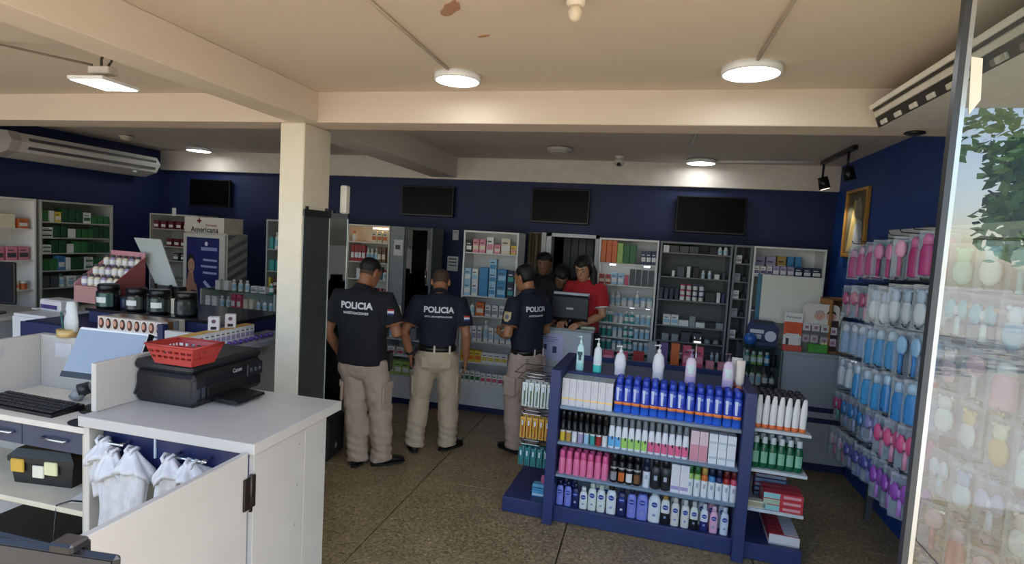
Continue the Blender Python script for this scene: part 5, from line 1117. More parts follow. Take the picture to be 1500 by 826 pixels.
# black supplement jars
for k, (x, s) in enumerate(((-4.215, 1), (-3.935, .95), (-3.71, .97), (-3.46, .96))):
    j = thing('supplement_jar', f'big black jar with silver label, {ORD[k]} from left on the black tray', 'jar', (x, 3.61, 1.215), .15*k, 'black jars on the island')
    part('jar', MB().lathe([(.078*s, 0), (.085*s, .01), (.085*s, .135*s), (.07*s, .15*s)], M('#121316', .18, coat=.5), 24), j)
    part('lid', MB().lathe([(.076*s, .148*s), (.078*s, .15*s), (.078*s, .185*s), (.07*s, .195*s)], M('#0b0c0e', .35), 24), j)
    lb = part('label', MB().patch(.0865*s, .0865*s, .02, .125*s, -PI*.92, -PI*.12, M(['#3f5a58', '#4d5553', '#455250', '#3b4443'][k], .22, .6), 12), j, label='silver label')
    part('label_print', MB().patch(.0875*s, .0875*s, .05, .095*s, -PI*.6, -PI*.3, M('#d8dbd8' if k != 3 else '#1a1c1e', .4), 6), lb)
for k, (x, c, h, lab) in enumerate(((-4.08, 'navy', .1, 'dark blue tub between the first and second black jars'), (-3.82, 'grey', .11, 'grey carton between the second and third black jars'), (-3.585, 'cream', .12, 'pale carton between the third and fourth black jars'))):
    single('small_tub', MB().lathe([(.045, 0), (.05, h*.1), (.05, h*.8), (.04, h)], M(HEX[c], .4), 16) if k == 0 else B((-.045, -.03, 0), (.045, .03, h), M(HEX[c], .5), .003), lab, 'tub' if k == 0 else 'carton', (x, 3.66, 1.215))
# pink display with bottles, tilted pale board
t = thing('pink_display', 'pink stepped cardboard display of small pale bottles on the island', 'display', (-4.50, 3.85, 1.215), -.1)
PK = M('#c58a93', .55)
part('header', B((-.2, .16, .30), (.22, .17, .44), PK, .002), t); part('side_card', MB().prism([(-.14, 0), (.16, 0), (.16, .40), (-.14, .16)], -.215, -.205, PK, 'x'), t); part('side_card', MB().prism([(-.14, 0), (.16, 0), (.16, .40), (-.14, .16)], .22, .23, M('#8f4a4a', .55), 'x'), t)
part('steps', MB().prism([(-.14, 0), (.16, 0), (.16, .30), (.06, .30), (.06, .22), (-.04, .22), (-.04, .14), (-.14, .14)], -.204, .219, M('#b98a86', .55), 'x'), t)
for r in range(3):
    for c in range(6):
        p = link('bottle', bottle_mesh('cream' if (r+c) % 3 else 'lilac', .055, .1, 'dark grey'), None, (-4.50-.16+.068*c, 3.85-.075+.1*r, 1.215+.1405+.08*r))
        tag(p, f'tiny pale bottle, {ORD[c]} from left, {["front", "middle", "back"][r]} step of the pink display', 'bottle', 'bottles in the pink display')
t = thing('tilted_board', 'pale sheet board leaning at an angle behind the black jars', 'board', (-4.14, 3.98, 1.215), 0)
Tb = Matrix.Rotation(-.15, 4, 'X')
part('sheet', MB().prism([(-.33, .57), (-.04, .57), (.20, .17), (-.02, .17)], 0, .012, M('#aeb6b4', .3, var=.02), 'y', Tb), t)
for x in (.0, .16): part('foot', MB().tube([(x, .0, .18), (x, .02, .0)], .012, BLACK, 8), t)
single('black_case', B((-.06, -.05, 0), (.06, .05, .16), M('#1a1a1c', .4), .01), 'black small case under the tilted pale board', 'box', (-3.98, 4.05, 1.215))
# pens cup on the partition, cartons on the ledge, purple balls
t = thing('pen_tin', 'round gold tin holding pens and a plastic bag on the desk partition', 'tin', (-2.98, 2.322, 1.30))
part('tin', MB().lathe([(.05, 0), (.052, .003), (.052, .04), (.047, .04)], M('#b79a62', .4, .3), 24), t)
for k in range(6): part('pen', MB().tube([(-.02+.008*k, .01*(k % 3-1), .01), (-.03+.012*k, .015*(k % 3-1), .13+.01*(k % 2))], .0045, M(['#1d4f4a', '#22262e', '#2b6d63', '#30343c', '#15191f', '#3d7d74'][k], .4), 6), t)
part('plastic_bag', MB().rings([[(.02+(.045*q)*math.cos(a), .0+.02*math.sin(a), z) for a in [2*PI*j/12 for j in range(12)]] for z, q in ((.03, .9), (.08, 1), (.14, .75), (.19, .4))], M('#d8dcdd', .3, alpha=.7)), t)
ytop = B((-.0225, 0, .1005), (.0225, .075, .1035), M('#d0a24a', .5)).mesh('carton_top')
for k in range(13):
    c = tag(link('carton', carton_mesh('white', .047, .075, .10, 'lilac'), None, (-2.86, 3.02+.049*k, 1.10), (0, 0, PI/2)), f'slim white carton with yellow top, {ORD[k]} from the near end on the island ledge', 'carton', 'yellow-topped cartons on the ledge')
    link('carton_top', ytop, c)
ball = MB().ball((0, 0, .018), .018, M('#5a3d8c', .35), 10).mesh('ball')
for k in range(9):
    tag(link('purple_ball', ball, None, (-2.78, 3.28+.055*k, 1.10)), f'small purple ball, {ORD[k]} from the near end on the island ledge', 'ball', 'purple balls on the ledge')
for k in range(2):
    b = single('small_carton', B((-.035, -.03, 0), (.035, .03, .095), M('#d9d2d0', .5), .002), f'small white carton with dark print standing on the yellow-topped cartons, {["nearer", "farther"][k]} one', 'carton', (-2.90, 3.27+.16*k, 1.2045), .6)
    part('dark_print', B((-.018, -.031, .008), (.018, -.03, .028), M('#1c1a22', .5)), b); part('round_print', MB().tube([(0, -.03, .065), (0, -.0312, .065)], .014, M('#6f4a55', .5), 12), b)
# ================================================================ blue display gondola
GA = -math.radians(2.4); GO = Vector((.0725, 3.725, 0)); GMX = Matrix.Translation(GO) @ Matrix.Rotation(GA, 4, 'Z')
def gp(x, y, z): p = GMX @ Vector((x, y, z)); return tuple(p)
g = thing('display_gondola', 'dark blue display gondola of toiletries standing in the middle of the shop', 'display stand', tuple(GO), GA)
part('base', B((-.965, .03, 0), (1.0, 1.1, .11), GOND, .006), g)
for s in (-1, 1): part('side_post', B((s*.6175-.035, -.04, 0), (s*.6175+.035, .62, 1.09), GOND, .003), g)
part('back_panel', B((-.583, .33, .11), (.583, .345, 1.02), M('#c9cbd6', .4), .001), g)
SH = [.11, .36, .59, .84]
for z in SH[1:]: part('shelf', B((-.582, -.01, z-.02), (.582, .33, z), M('#aeb7c4', .3), .002), g)
for z in SH[1:]: part('price_rail', B((-.582, -.016, z-.026), (.582, -.010, z+.004), glass('#dfe9ef')), g)
part('top_shelf', B((-.582, .17, 1.025), (.582, .60, 1.045), GOND, .002), g)
for s, zs in ((1, (.86, .60, .345)),):
    for z in zs: part('side_shelf', B((s*.655, .02, z-.02), (.985, .58, z), M('#c6ccd2', .35), .002), g)
part('rear_post', B((-.583, 1.0, .11), (.583, 1.03, 1.0), GOND, .002), g, label='blue rear panel')
part('rear_shelf', B((-.583, .62, .55), (.583, 1.0, .57), GOND, .002), g)
part('sign_rod', MB().tube([(.30, .5, 1.045), (.30, .5, 1.29)], .006, CHROME, 8), g); part('sign_clip', MB().box((.275, .494, 1.285), (.325, .506, 1.30), CHROME).tube([(.285, .5, 1.30), (.278, .5, 1.335)], .006, CHROME, 6).tube([(.315, .5, 1.30), (.322, .5, 1.335)], .006, CHROME, 6), g)

# product prototypes: lists of (part name, mesh)
def T_(body, m, **k): return MB().lathe(body, m, **k)
WH, GR = M('#e4e6ea', .3), M('#8fa0a6', .4)
def pro_shampoo():
    b1, b2, orr = M('#2f66d6', .25), M('#2a43b4', .25), M('#ec8443', .4)
    body = MB().lathe([(.0262, 0), (.0282, .006), (.0282, .05), (.0284, .05), (.0284, .068), (.0282, .068), (.0275, .135), (.024, .168), (.017, .175)], [b1, b1, b1, orr, orr, b2, b2, b2], 14, 1, .62, sq=2.6)
    cap = MB().lathe([(.019, .175), (.022, .178), (.021, .207), (.013, .213)], b2, 12, 1, .7)
    lab = MB().patch(.0287, .0181, .075, .155, -PI*.72, -PI*.50, M('#c9d2ee', .3), 3); lab2 = MB().patch(.0287, .0181, .135, .15, -PI*.50, -PI*.3, M('#7f96d8', .3), 3); lab.v += []
    lab.add(*[(lab2.v), lab2.f], M('#7f96d8', .3), True)
    return [('body', body.mesh('body')), ('cap', cap.mesh('cap')), ('label', lab.mesh('label'))]
def pro_white_carton():
    return [('carton', MB().box((-.024, 0, 0), (.024, .15, .19), M('#d6d3d8', .35), .0015).mesh('carton')), ('gold_stripe', B((-.0235, -.0006, .045), (.0235, .0, .056), M('#e3c98e', .2, .6)).mesh()), ('top_panel', B((-.0235, .001, .19), (.0235, .149, .1906), M('#aeb6ba', .4)).mesh()), ('print', B((-.012, -.0006, .10), (-.009, 0, .17), M('#b4aab8', .4)).mesh())]
def pro_spray(bottom, hgt=.17, r=.017):
    bk, c = M('#0f1114', .3), M(HEX.get(bottom, bottom), .3)
    return [('can', MB().lathe([(r*.95, 0), (r, .004), (r, hgt*.3), (r, hgt*.36), (r, hgt*.7)], [c, c, M('#c9cdd2', .3), bk], 12).mesh('can')), ('cap', MB().lathe([(r*.97, hgt*.7), (r*.97, hgt*.95), (r*.7, hgt)], bk, 12).mesh('cap'))]
def pro_rollon(c):
    w, k = M('#e3e6ec', .3), M({'blue': '#5fb0e6', 'light green': '#a2d46c', 'rose': '#e2668f'}[c], .3)
    sw = MB().patch(.0207, .0155, .012, .066, -PI*.92, -PI*.2, k, 5); s2 = MB().patch(.0209, .0157, .052, .07, -PI*.5, -PI*.34, M('#2c2f3c', .4), 2)
    return [('body', MB().lathe([(.019, 0), (.02, .004), (.02, .08), (.018, .11), (.014, .13)], w, 12, 1, .75).mesh('body')), ('cap', MB().lathe([(.0155, .13), (.016, .135), (.015, .175), (.010, .18)], M('#70767c', .35), 12, 1, .8).mesh('cap')), ('coloured_band', sw.mesh('band')), ('dark_swoosh', s2.mesh('swoosh'))]
def pro_box(c, w, d, h, c2, band=(.25, .5)):
    return [('carton', MB().box((-w/2, 0, 0), (w/2, d, h), M(c, .4), .0015).mesh('carton')), ('print', B((-w*.46, -.0006, h*band[0]), (w*.46, 0, h*band[1]), M(c2, .4)).mesh('print'))]
def pro_pink():
    a, b = M('#ea7aa4', .3), M('#e25f92', .35)
    return [('body', MB().lathe([(.021, 0), (.023, .004), (.023, .06), (.021, .085), (.017, .095)], a, 14).mesh('body')), ('cap', MB().lathe([(.0185, .095), (.019, .097), (.018, .128), (.012, .136)], b, 14).mesh('cap'))]
def pro_black(label):
    bk = M('#101114', .3)
    lb = MB().patch(.0235, .0235, .015, .07, -PI*.8, -PI*.2, M(HEX[label], .35), 6)
    return [('can', MB().lathe([(.022, 0), (.023, .004), (.023, .13), (.019, .14)], bk, 14).mesh('can')), ('cap', MB().lathe([(.0195, .14), (.0195, .175), (.013, .185)], bk, 14).mesh('cap')), ('label', lb.mesh('label')), ('collar_ring', MB().lathe([(.0232, .088), (.0236, .09), (.0236, .098), (.0232, .10)], M('#b9bcc0', .3, .5), 14).mesh('ring'))]
def pro_can(top, cap, low_='#e3e6ea', r=.021, h=.20):
    w = M(low_, .3); tp = M(HEX.get(top, top), .3)
    return [('can', MB().lathe([(r*.95, 0), (r, .004), (r, h*.55), (r, h*.66), (r*.8, h*.74)], [w, w, tp, tp], 14).mesh('can')), ('cap', MB().lathe([(r*.85, h*.74), (r*.85, h*.96), (r*.6, h)], M(HEX.get(cap, cap), .35), 14).mesh('cap')), ('print', MB().patch(r*1.008, r*1.008, h*.3, h*.45, -PI*.62, -PI*.38, M('#a9b4c4', .4), 4).mesh('print'))]
_lt = None
def pro_lotion(c, cap, w, h, low_=None):
    r = w/2; mc = M(c, .28); ml = M(low_, .28) if low_ else mc
    f = .58
    body = MB().lathe([(r*.93, 0), (r, h*.03), (r, h*.34), (r*1.0, h*.36), (r*.98, h*.62), (r*.82, h*.74), (r*.5, h*.80)], [ml, ml, ml, mc, mc, mc], 16, 1, f, sq=2.5)
    cp = MB().lathe([(r*.5, h*.80), (r*.58, h*.805), (r*.55, h*.99), (r*.4, h)], M(cap, .35), 14, 1, .8)
    zl = h*.55; rd = min(r*.62, .017)
    disc = MB().tube([(0, -r*f*.93, zl), (0, -r*f*1.02-.001, zl)], rd, M('#1f3f9c', .35), 18)
    return [('body', body.mesh('body')), ('cap', cp.mesh('cap')), ('round_emblem', disc.mesh('emblem')), ('lettering', (text_mesh('NIVEA', rd*.56, M('#e6e8f0', .4, var=0), .02), (0, -r*f*1.02-.0016, zl))), ('print', MB().box((-r*.25, -r*f-.0012, h*.2), (r*.25, -r*f*.9, h*.27), M('#8f9cc8' if c != '#1b2358' else '#c9ccd8', .4)).mesh('print'))]
TALL = {'blue shampoo on the gondola': (1, 1, 1.1), 'black slim deodorants': (1.08, 1.08, 1.26), 'white banded deodorants': (1.02, 1.02, 1.2), 'pink bottles on the gondola': (1, 1, 1.22), 'black labelled deodorants': (1.05, 1.05, 1.08), 'white tubes on the side shelf': (1.0, 1, 1.12), 'green mouthwash bottles': (1, 1, 1.12), 'lotion bottles on the gondola base': (1.12, 1.08, 1.035), 'rear lotion bottles': (1.05, 1, 1.05)}
def put(pro, name, label, cat, x, y, z, group, rz=0):
    r = thing(name, label, cat, gp(x, y, z), GA+rz, group); r.scale = TALL.get(group, (1, 1, 1))
    for pn, me in pro:
        if isinstance(me, tuple): link(pn, me[0], r, me[1], FRONT)
        else: link(pn, me, r)
    return r
# top shelf: white cartons, then blue shampoo in two rows
P = pro_white_carton()
for k in range(7): put(P, 'carton', f'white carton with gold stripe, {ORD[k]} from left on the gondola top shelf', 'carton', -.553+.0495*k, .01, .84, 'white cartons on the gondola')
P = pro_shampoo()
for r in range(3):
    for k in range(14):
        put(P, 'shampoo_bottle', f'blue shampoo bottle with orange band, {ORD[k]} from left, {["front", "second", "third"][r]} row of the gondola top shelf', 'bottle', -.192+.0572*k+R.uniform(-.003, .003), .035+.052*r+R.uniform(-.004, .004), .84, 'blue shampoo on the gondola', R.uniform(-.12, .12))
# pump bottles along the top
def pro_pump(c1, c2, w, h, cap, f=.6, waist=False):
    r = w/2; a, b = M(c1, .25), M(c2, .25)
    pr = [(r*.92, 0), (r, h*.03), (r*.98, h*.22), (r*(.98 if not waist else 1.12), h*.4), (r*.9, h*.66), (r*.55, h*.74), (r*.32, h*.77)]
    return [('body', MB().lathe(pr, [b, b, a, a, a, a], 16, 1, f, sq=2.4).mesh('body')), ('pump', MB().lathe([(r*.34, h*.77), (r*.36, h*.78), (r*.34, h*.86), (r*.12, h*.87), (r*.12, h*.95), (r*.3, h*.955), (r*.3, h)], M(cap, .35), 12).tube([(0, 0, h*.975), (-r*.9, -.004, h*.965)], r*.13, M(cap, .35), 8).mesh('pump')), ('label', MB().patch(r*1.01, r*f*1.01, h*.3, h*.55, -PI*.75, -PI*.3, M('#d3e6e4' if c1 != '#bfe3e4' else '#2c4a52', .4), 4).mesh('label'))]
for x, pro, lab in ((-.50, pro_pump('#bfe3e4', '#9fd6d6', .056, .25, '#d6eeee'), 'pale teal pump bottle with dark label, leftmost on top of the gondola'), (-.375, pro_pump('#d7dfe4', '#49c4bf', .06, .245, '#e6ecee'), 'white pump bottle with turquoise base on top of the gondola'),
    (-.215, pro_pump('#e2dfe8', '#d9d6e2', .074, .21, '#e4e2ea', .6, True), 'white curvy pump bottle above the first blue shampoo bottles'), (.045, pro_pump('#e4e1e8', '#dad7e2', .074, .245, '#e4e2ea', .6, True), 'white curvy pump bottle in the middle of the gondola top'),
    (.26, pro_pump('#e3cfe0', '#c9b4e2', .074, .235, '#8f7d9c', .6), 'pale pink pump bottle beside the chrome sign rod'), (.50, pro_pump('#e0cbe0', '#cdbbe6', .074, .235, '#5d4a58', .6), 'pale pink pump bottle near the right end of the gondola top')):
    put(pro, 'pump_bottle', lab, 'bottle', x, .235, 1.045, 'pump bottles on the gondola')
def pro_tube(c, cap, w, h):
    a = M(c, .3); rs = []
    for z, rx, ry in ((.03, .8, .8), (.05, .92, .8), (h*.5, .95, .5), (h*.97, 1.0, .08), (h, 1.0, .05)): rs.append([(w/2*rx*math.cos(2*PI*j/14), w/2*ry*math.sin(2*PI*j/14), z) for j in range(14)])
    return [('tube', MB().rings(rs, a).mesh('tube')), ('cap', MB().lathe([(w*.36, 0), (w*.38, .004), (w*.36, .032)], M(cap, .4), 14).mesh('cap'))]
put(pro_tube('#dfcfc6', '#e07a4a', .055, .2), 'cream_tube', 'pale tapered tube with orange cap at the right end of the gondola top', 'tube', .572, .21, 1.045, 'tubes on the gondola')
put(pro_tube('#e3dcd8', '#b5583c', .068, .2), 'cream_tube', 'wide white tube with reddish foot behind the pale tapered tube', 'tube', .555, .30, 1.045, 'tubes on the gondola')
# second shelf: dark sprays, roll-ons, cartons
for r in range(2):
    for k in range(8):
        put(pro_spray(['yellow', 'gold', 'white', 'lilac', 'pale blue', 'teal', 'red', 'white'][(k+3*r) % 8]), 'deodorant_spray', f'slim black deodorant with coloured foot, {ORD[k]} from left, {["front", "rear"][r]} row of the second gondola shelf', 'deodorant', -.557+.0415*k, .03+.06*r, .59, 'black slim deodorants')
rc = ['blue']*2+['light green']*4+['rose']*6
RO = {c: pro_rollon(c) for c in set(rc)}
for r in range(2):
    for k in range(12):
        put(RO[rc[k]], 'deodorant_bottle', f'white deodorant with {rc[k].replace("light ", "")} band, {ORD[k]} from left, {["front", "rear"][r]} row of the second gondola shelf', 'deodorant', -.222+.0435*k, .03+.06*r, .59, 'white banded deodorants')
for k in range(2): put(pro_box('#dfc3cc', .052, .06, .20, '#d58f9f', (.02, .55)), 'carton', f'pale pink carton, {ORD[k]} of two right of the white deodorants', 'carton', .312+.0545*k, .015, .59, 'pink cartons on the gondola')
for k in range(3):
    for s in range(2): put(pro_box('#e0e2e6', .052, .06, .098, '#b9c4d0', (.35, .5)), 'carton', f'white carton, {ORD[k]} from left at the right end of the second gondola shelf, {["lower", "upper"][s]}', 'carton', .425+.0555*k, .015, .59+.0985*s, 'white cartons on the second shelf')
# third shelf
P = pro_pink()
for r in range(4):
    for k in range(7): put(P, 'pink_bottle', f'pink bottle, {ORD[k]} from left, {["front", "second", "third", "rear"][r]} row of the third gondola shelf', 'bottle', -.545+.0495*k+R.uniform(-.004, .004), .03+.06*r, .36+.0*r, 'pink bottles on the gondola')
for r in range(3):
    for k, c in enumerate(('grey', 'orange', 'white', 'brown')): put(pro_black(c), 'black_deodorant', f'black deodorant with {c} label, {["front", "second", "rear"][r]} row of the third gondola shelf', 'deodorant', -.19+.0515*k, .03+.055*r, .36, 'black labelled deodorants')
P = pro_can('navy', 'navy', '#dfe3ee', .024, .20); put(P, 'spray_can', 'white spray can with navy upper half beside the black deodorants', 'spray can', .025, .03, .36, 'spray cans')
P = pro_can('dark grey', 'black', '#2a2c2f', .028, .205)
for k in range(2): put(P, 'spray_can', f'thick black spray can, {ORD[k]} of two in the middle of the third gondola shelf', 'spray can', .085+.062*k, .035, .36, 'spray cans')
for k in range(2): put(pro_box('#dfdde4', .055, .06, .19, '#a59ac8', (.12, .24)), 'carton', f'white carton with lilac strip, {ORD[k]} of two beside the thick black cans', 'carton', .21+.057*k, .01, .36, 'lilac strip cartons')
for r in range(2):
    for k, (tp, nm) in enumerate((('light green', 'green'), ('light green', 'green'), ('orange', 'orange'), ('blue', 'blue'), ('dark blue', 'dark blue'), ('red', 'red'), ('rose', 'rose'))):
        put(pro_can(tp, {'light green': 'green', 'orange': 'gold', 'blue': 'navy', 'dark blue': 'navy', 'red': 'dark red', 'rose': 'dark red'}[tp]), 'spray_can', f'white spray can with {nm} top, {ORD[k]} from left, {["front", "rear"][r]} row of third gondola shelf', 'spray can', .302+.0445*k, .03+.06*r, .36, 'spray cans')
# base: lotion bottles
PERI, CRM = '#7f86d6', '#dcd8d0'
for k, (x, c, cap, w_, h, low_, nm) in enumerate(((-.555, PERI, '#1a2144', .045, .17, None, 'periwinkle'), (-.498, PERI, '#1a2144', .045, .17, None, 'periwinkle'), (-.445, '#1b2358', '#14183a', .045, .165, None, 'navy'), (-.388, '#e1e3e2', '#e1e3e2', .05, .15, None, 'white'), (-.328, '#dfe3dc', '#cfd6c8', .052, .19, None, 'white'),
    (-.266, '#dfe3dc', '#cfd6c8', .052, .19, None, 'white'), (-.196, '#e3e5e6', '#15181f', .06, .205, None, 'big white black-capped'), (-.125, '#1b2358', '#14183a', .055, .20, None, 'navy'), (-.058, PERI, '#1a2144', .055, .20, None, 'periwinkle'), (.012, PERI, '#2a3160', .066, .215, None, 'large periwinkle'), (.092, '#e3e6ea', '#e3e6ea', .072, .22, None, 'large white'),
    (.163, '#dfdcd6', '#b98d42', .052, .205, '#15161c', 'gold-capped white and black'), (.228, CRM, '#d3cfc8', .048, .19, None, 'cream'), (.292, CRM, '#d3cfc8', .048, .185, None, 'cream'), (.348, '#dcdcd8', '#c9c9c6', .046, .185, '#15161c', 'white and black'), (.412, '#dddfe6', '#d3d5dc', .044, .18, '#232a6a', 'white and navy'), (.472, '#e2a9c4', '#e2bcd0', .046, .175, None, 'pink'), (.538, '#d3dbe8', '#cfd6e2', .046, .18, None, 'pale blue'))):
    put(pro_lotion(c, cap, w_, h, low_), 'lotion_bottle', f'{nm} lotion bottle with round blue emblem, {ORD[k]} from left on gondola base', 'bottle', x, .075, .11, 'lotion bottles on the gondola base')
for k, (x, c, cap) in enumerate(((-.53, '#1b2358', '#14183a'), (-.47, '#1b2358', '#14183a'), (-.30, '#dfe3dc', '#cfd6c8'), (-.24, '#dfe3dc', '#cfd6c8'), (.02, PERI, '#1a2144'), (.09, '#e3e6ea', '#e3e6ea'), (.22, CRM, '#d3cfc8'), (.29, CRM, '#d3cfc8'), (.40, '#dcdcd8', '#15161c'), (.46, '#e2a9c4', '#e2bcd0'), (.53, '#d3dbe8', '#cfd6e2'))):
    put(pro_lotion(c, cap, .05, .20), 'lotion_bottle', f'lotion bottle in the rear row on the gondola base, {ORD[k]} from left', 'bottle', x, .16, .11, 'rear lotion bottles')
# right side shelves of the gondola
tubeP = None
def pro_cond():
    w = M('#e6e3e2', .3); rs = []
    for z, rx, ry, dx in ((0, .8, .8, 0), (.006, .9, .85, 0), (.05, 1, .8, .0), (.11, 1.0, .6, .002), (.16, .75, .45, .004), (.185, .5, .25, .005)): rs.append([(.02*rx*math.cos(2*PI*j/14)+dx, .02*ry*math.sin(2*PI*j/14), z) for j in range(14)])
    return [('body', MB().rings(rs, [M('#e2733f', .4)]+[w]*4).mesh('body')), ('foot_band', MB().lathe([(.0185, .0), (.0205, .004), (.0205, .02), (.0195, .022)], M('#e2733f', .4), 14, 1, .85).mesh('band'))]
def pro_dark():
    return [('bottle', MB().lathe([(.019, 0), (.02, .005), (.02, .12), (.016, .14)], M('#dcd9da', .3), 12).mesh('bottle')), ('cap', MB().lathe([(.0185, .14), (.0185, .20), (.013, .207)], M('#30272e', .4), 12).mesh('cap'))]
P, Q = pro_cond(), pro_dark()
for k in range(7): put(P, 'hair_tube', f'white tube with orange foot, {ORD[k]} from left, front row of the gondola side shelf', 'tube', .68+.043*k, .06, .86, 'white tubes on the side shelf')
for r in range(3):
    for k in range(7): put(Q, 'hair_bottle', f'dark-capped bottle, {ORD[k]} from left, {["second", "third", "rear"][r]} row of the gondola side shelf', 'bottle', .68+.043*k, .13+.075*r, .86, 'dark-capped bottles on the side shelf')
def pro_wash():
    gm = M('#17583a', .12); 
    return [('bottle', MB().lathe([(.024, 0), (.026, .005), (.026, .10), (.018, .135), (.014, .142)], gm, 14, 1, .7).mesh('bottle')), ('cap', MB().lathe([(.0165, .142), (.017, .144), (.016, .178), (.014, .18)], M('#c9d0d0', .35), 14).mesh('cap')), ('label', MB().patch(.0263, .0185, .03, .095, -PI*.75, -PI*.25, M('#7fb59a', .35), 5).mesh('label'))]
P = pro_wash()
for r in range(3):
    for k in range(6): put(P, 'mouthwash_bottle', f'green mouthwash bottle, {ORD[k]} from left, {["front", "second", "rear"][r]} row of the gondola side', 'bottle', .685+.05*k, .07+.075*r, .60, 'green mouthwash bottles')
for r in range(3):
    for s in range(3):
        put([('carton', MB().box((-.115, 0, 0), (.115, .055, .038), M('#bf3440', .4), .0015).mesh()), ('print', MB().box((-.1155, -.0006, .003), (-.02, .0, .036), M('#8fc4c4' if s != 1 else '#a9b9a4', .4)).mesh()), ('white_print', B((.0, -.0006, .012), (.1, 0, .028), M('#d99aa0', .4)).mesh())],
            'toothpaste_carton', f'red and teal toothpaste carton, {["bottom", "middle", "top"][s]} of the {["front", "second", "rear"][r]} stack on the gondola side', 'carton', .865, .03+.06*r, .345+.0385*s, 'toothpaste cartons')
for k in range(5): put(pro_box(['#5a2a34', '#27406e', '#8a3040', '#3a5a86', '#6a2a34'][k], .2, .05, .03, '#8fa4b8', (.2, .8)), 'toothpaste_carton', f'dark toothpaste carton, {ORD[k]} layer behind the red and teal stacks', 'carton', .82, .24, .345+.031*k, 'dark toothpaste cartons')
put([('tray', MB().box((-.06, 0, 0), (.06, .05, .045), M('#c9c4b0', .5), .002).mesh()), ('label', B((-.05, -.0006, .008), (.05, 0, .037), M('#a9a486', .5)).mesh())], 'price_box', 'small beige carton at the front left of the toothpaste shelf', 'carton', .715, .03, .345, 'dark toothpaste cartons')
t = put([('tray', MB().box((-.09, 0, 0), (.09, .42, .012), M('#dcd9da', .4), .001).box((-.09, 0, 0), (.09, .008, .065), M('#dcd6d8', .4), .001).mesh())], 'carton_tray', 'open white display tray of red toothpaste on the gondola base', 'tray', .90, .07, .11, 'open tray')
for k in range(8): put([('carton', MB().box((-.085, 0, 0), (.085, .045, .055), M('#b0303c', .4), .001).mesh()), ('white_end', B((.0, -.0005, .054), (.0845, .0455, .0556), M('#d9d3d6', .4)).mesh())], 'toothpaste_carton', f'red and white toothpaste carton, {ORD[k]} from the front in the open tray', 'carton', .90, .085+.048*k, .1225, 'cartons in the open tray')
# left side hooks of the gondola
def hook(x0, x1, y, z): return MB().tube([(x1, y, z), (x0, y, z), (x0-.012, y, z+.018)], .0035, CHROME, 6)
hk = [(y, z) for z in (.97, .72, .50) for y in (.08, .16, .24)]
for y, z in hk: part('peg', hook(-.86, -.652, y, z), g)
part('wire_basket', MB().tube([(-.90, .03, .985), (-.655, .03, .985)], .003, CHROME, 6).tube([(-.90, .03, .985), (-.90, .3, .985), (-.655, .3, .985)], .003, CHROME, 6).tube([(-.92, .01, 1.03), (-.655, .01, 1.03)], .003, CHROME, 6).tube([(-.92, .01, 1.03), (-.92, .3, 1.03), (-.655, .3, 1.03)], .003, CHROME, 6), g)
def pro_brush(card, item, L=.17):
    return [('card', B((-.018, 0, -L), (.018, .002, 0), M(card, .5)).mesh('card')), ('toothbrush', MB().tube([(0, -.004, -L+.01), (.002, -.005, -L*.5), (0, -.004, -.025)], [.004, .005, .004], M(item, .4), 6).box((-.005, -.013, -.055), (.005, -.005, -.02), M('#e8ecee', .6), .001).mesh('brush')), ('blister', MB().box((-.012, -.016, -L+.006), (.012, -.002, -.012), BLISTER, .003).mesh('blister'))]
A1, A2, A3 = pro_brush('#dfe2d8', '#5d7a4a'), pro_brush('#d9a23a', '#c9622a', .15), pro_brush('#2b7a7a', '#3fa09a', .13)
for r, (z, pr, nm) in enumerate(((.955, A1, 'white'), (.705, A2, 'yellow'), (.485, A3, 'teal'))):
    for k in range(5):
        for j in range(2): put(pr, 'toothbrush_pack', f'{nm} toothbrush pack, {ORD[k]} from left, {["front", "rear"][j]} row on the gondola hooks', 'toothbrush', -.85+.045*k, .05+.08*j, z, f'{nm} toothbrush packs')
put(pro_box('#57a8d6', .1, .06, .045, '#d3e4ee', (.2, .5)), 'carton', 'light blue carton on the left base of the gondola, lower of two', 'carton', -.72, .12, .11, 'blue base cartons'); put(pro_box('#6fb4da', .09, .06, .04, '#2f6f9c', (.2, .5)), 'carton', 'light blue carton on the left base of the gondola, upper of two', 'carton', -.725, .13, .156, 'blue base cartons')
put([('pack', MB().ball((0, 0, .03), (.018, .012, .035), M('#d96f98', .4), 10).mesh())], 'pink_pack', 'small pink pack standing on the light blue cartons', 'pack', -.70, .16, .197, 'blue base cartons')

# ================================================================ peg wall with blister packs along the right wall
t = thing('peg_wall', 'grey peg wall of blister packs along the right blue wall, behind the glass pane', 'shelving', (0, 0, 0))
XB = 1.74; ZR = [2.07, 1.77, 1.51, 1.24, .99, .72]
part('header', B((XB-.05, 1.95, 2.10), (XB+.02, 4.62, 2.18), M('#c9cbcb', .45), .003), t)
for i, z in enumerate(ZR): part('back_panel', B((XB, 1.95, max(.05, z-.24)), (XB+.012, 4.62, z+.03), M('#8d9094', .5), .001), t)
for i, z in enumerate(ZR): part('hook_bar', B((XB-.02, 1.95, z-.005), (XB, 4.62, z+.025), M('#2b2d31', .4), .001), t)
for y in (4.60, 3.2, 2.0): part('upright', B((XB-.01, y, 0), (XB+.03, y+.03, 2.12), M('#4c4f53', .5)), t)
hookm = MB().tube([(0, 0, 0), (-.29, 0, .012), (-.30, 0, .03)], .0035, M('#26282b', .35, .5), 6).mesh('peg')
_bp = {}
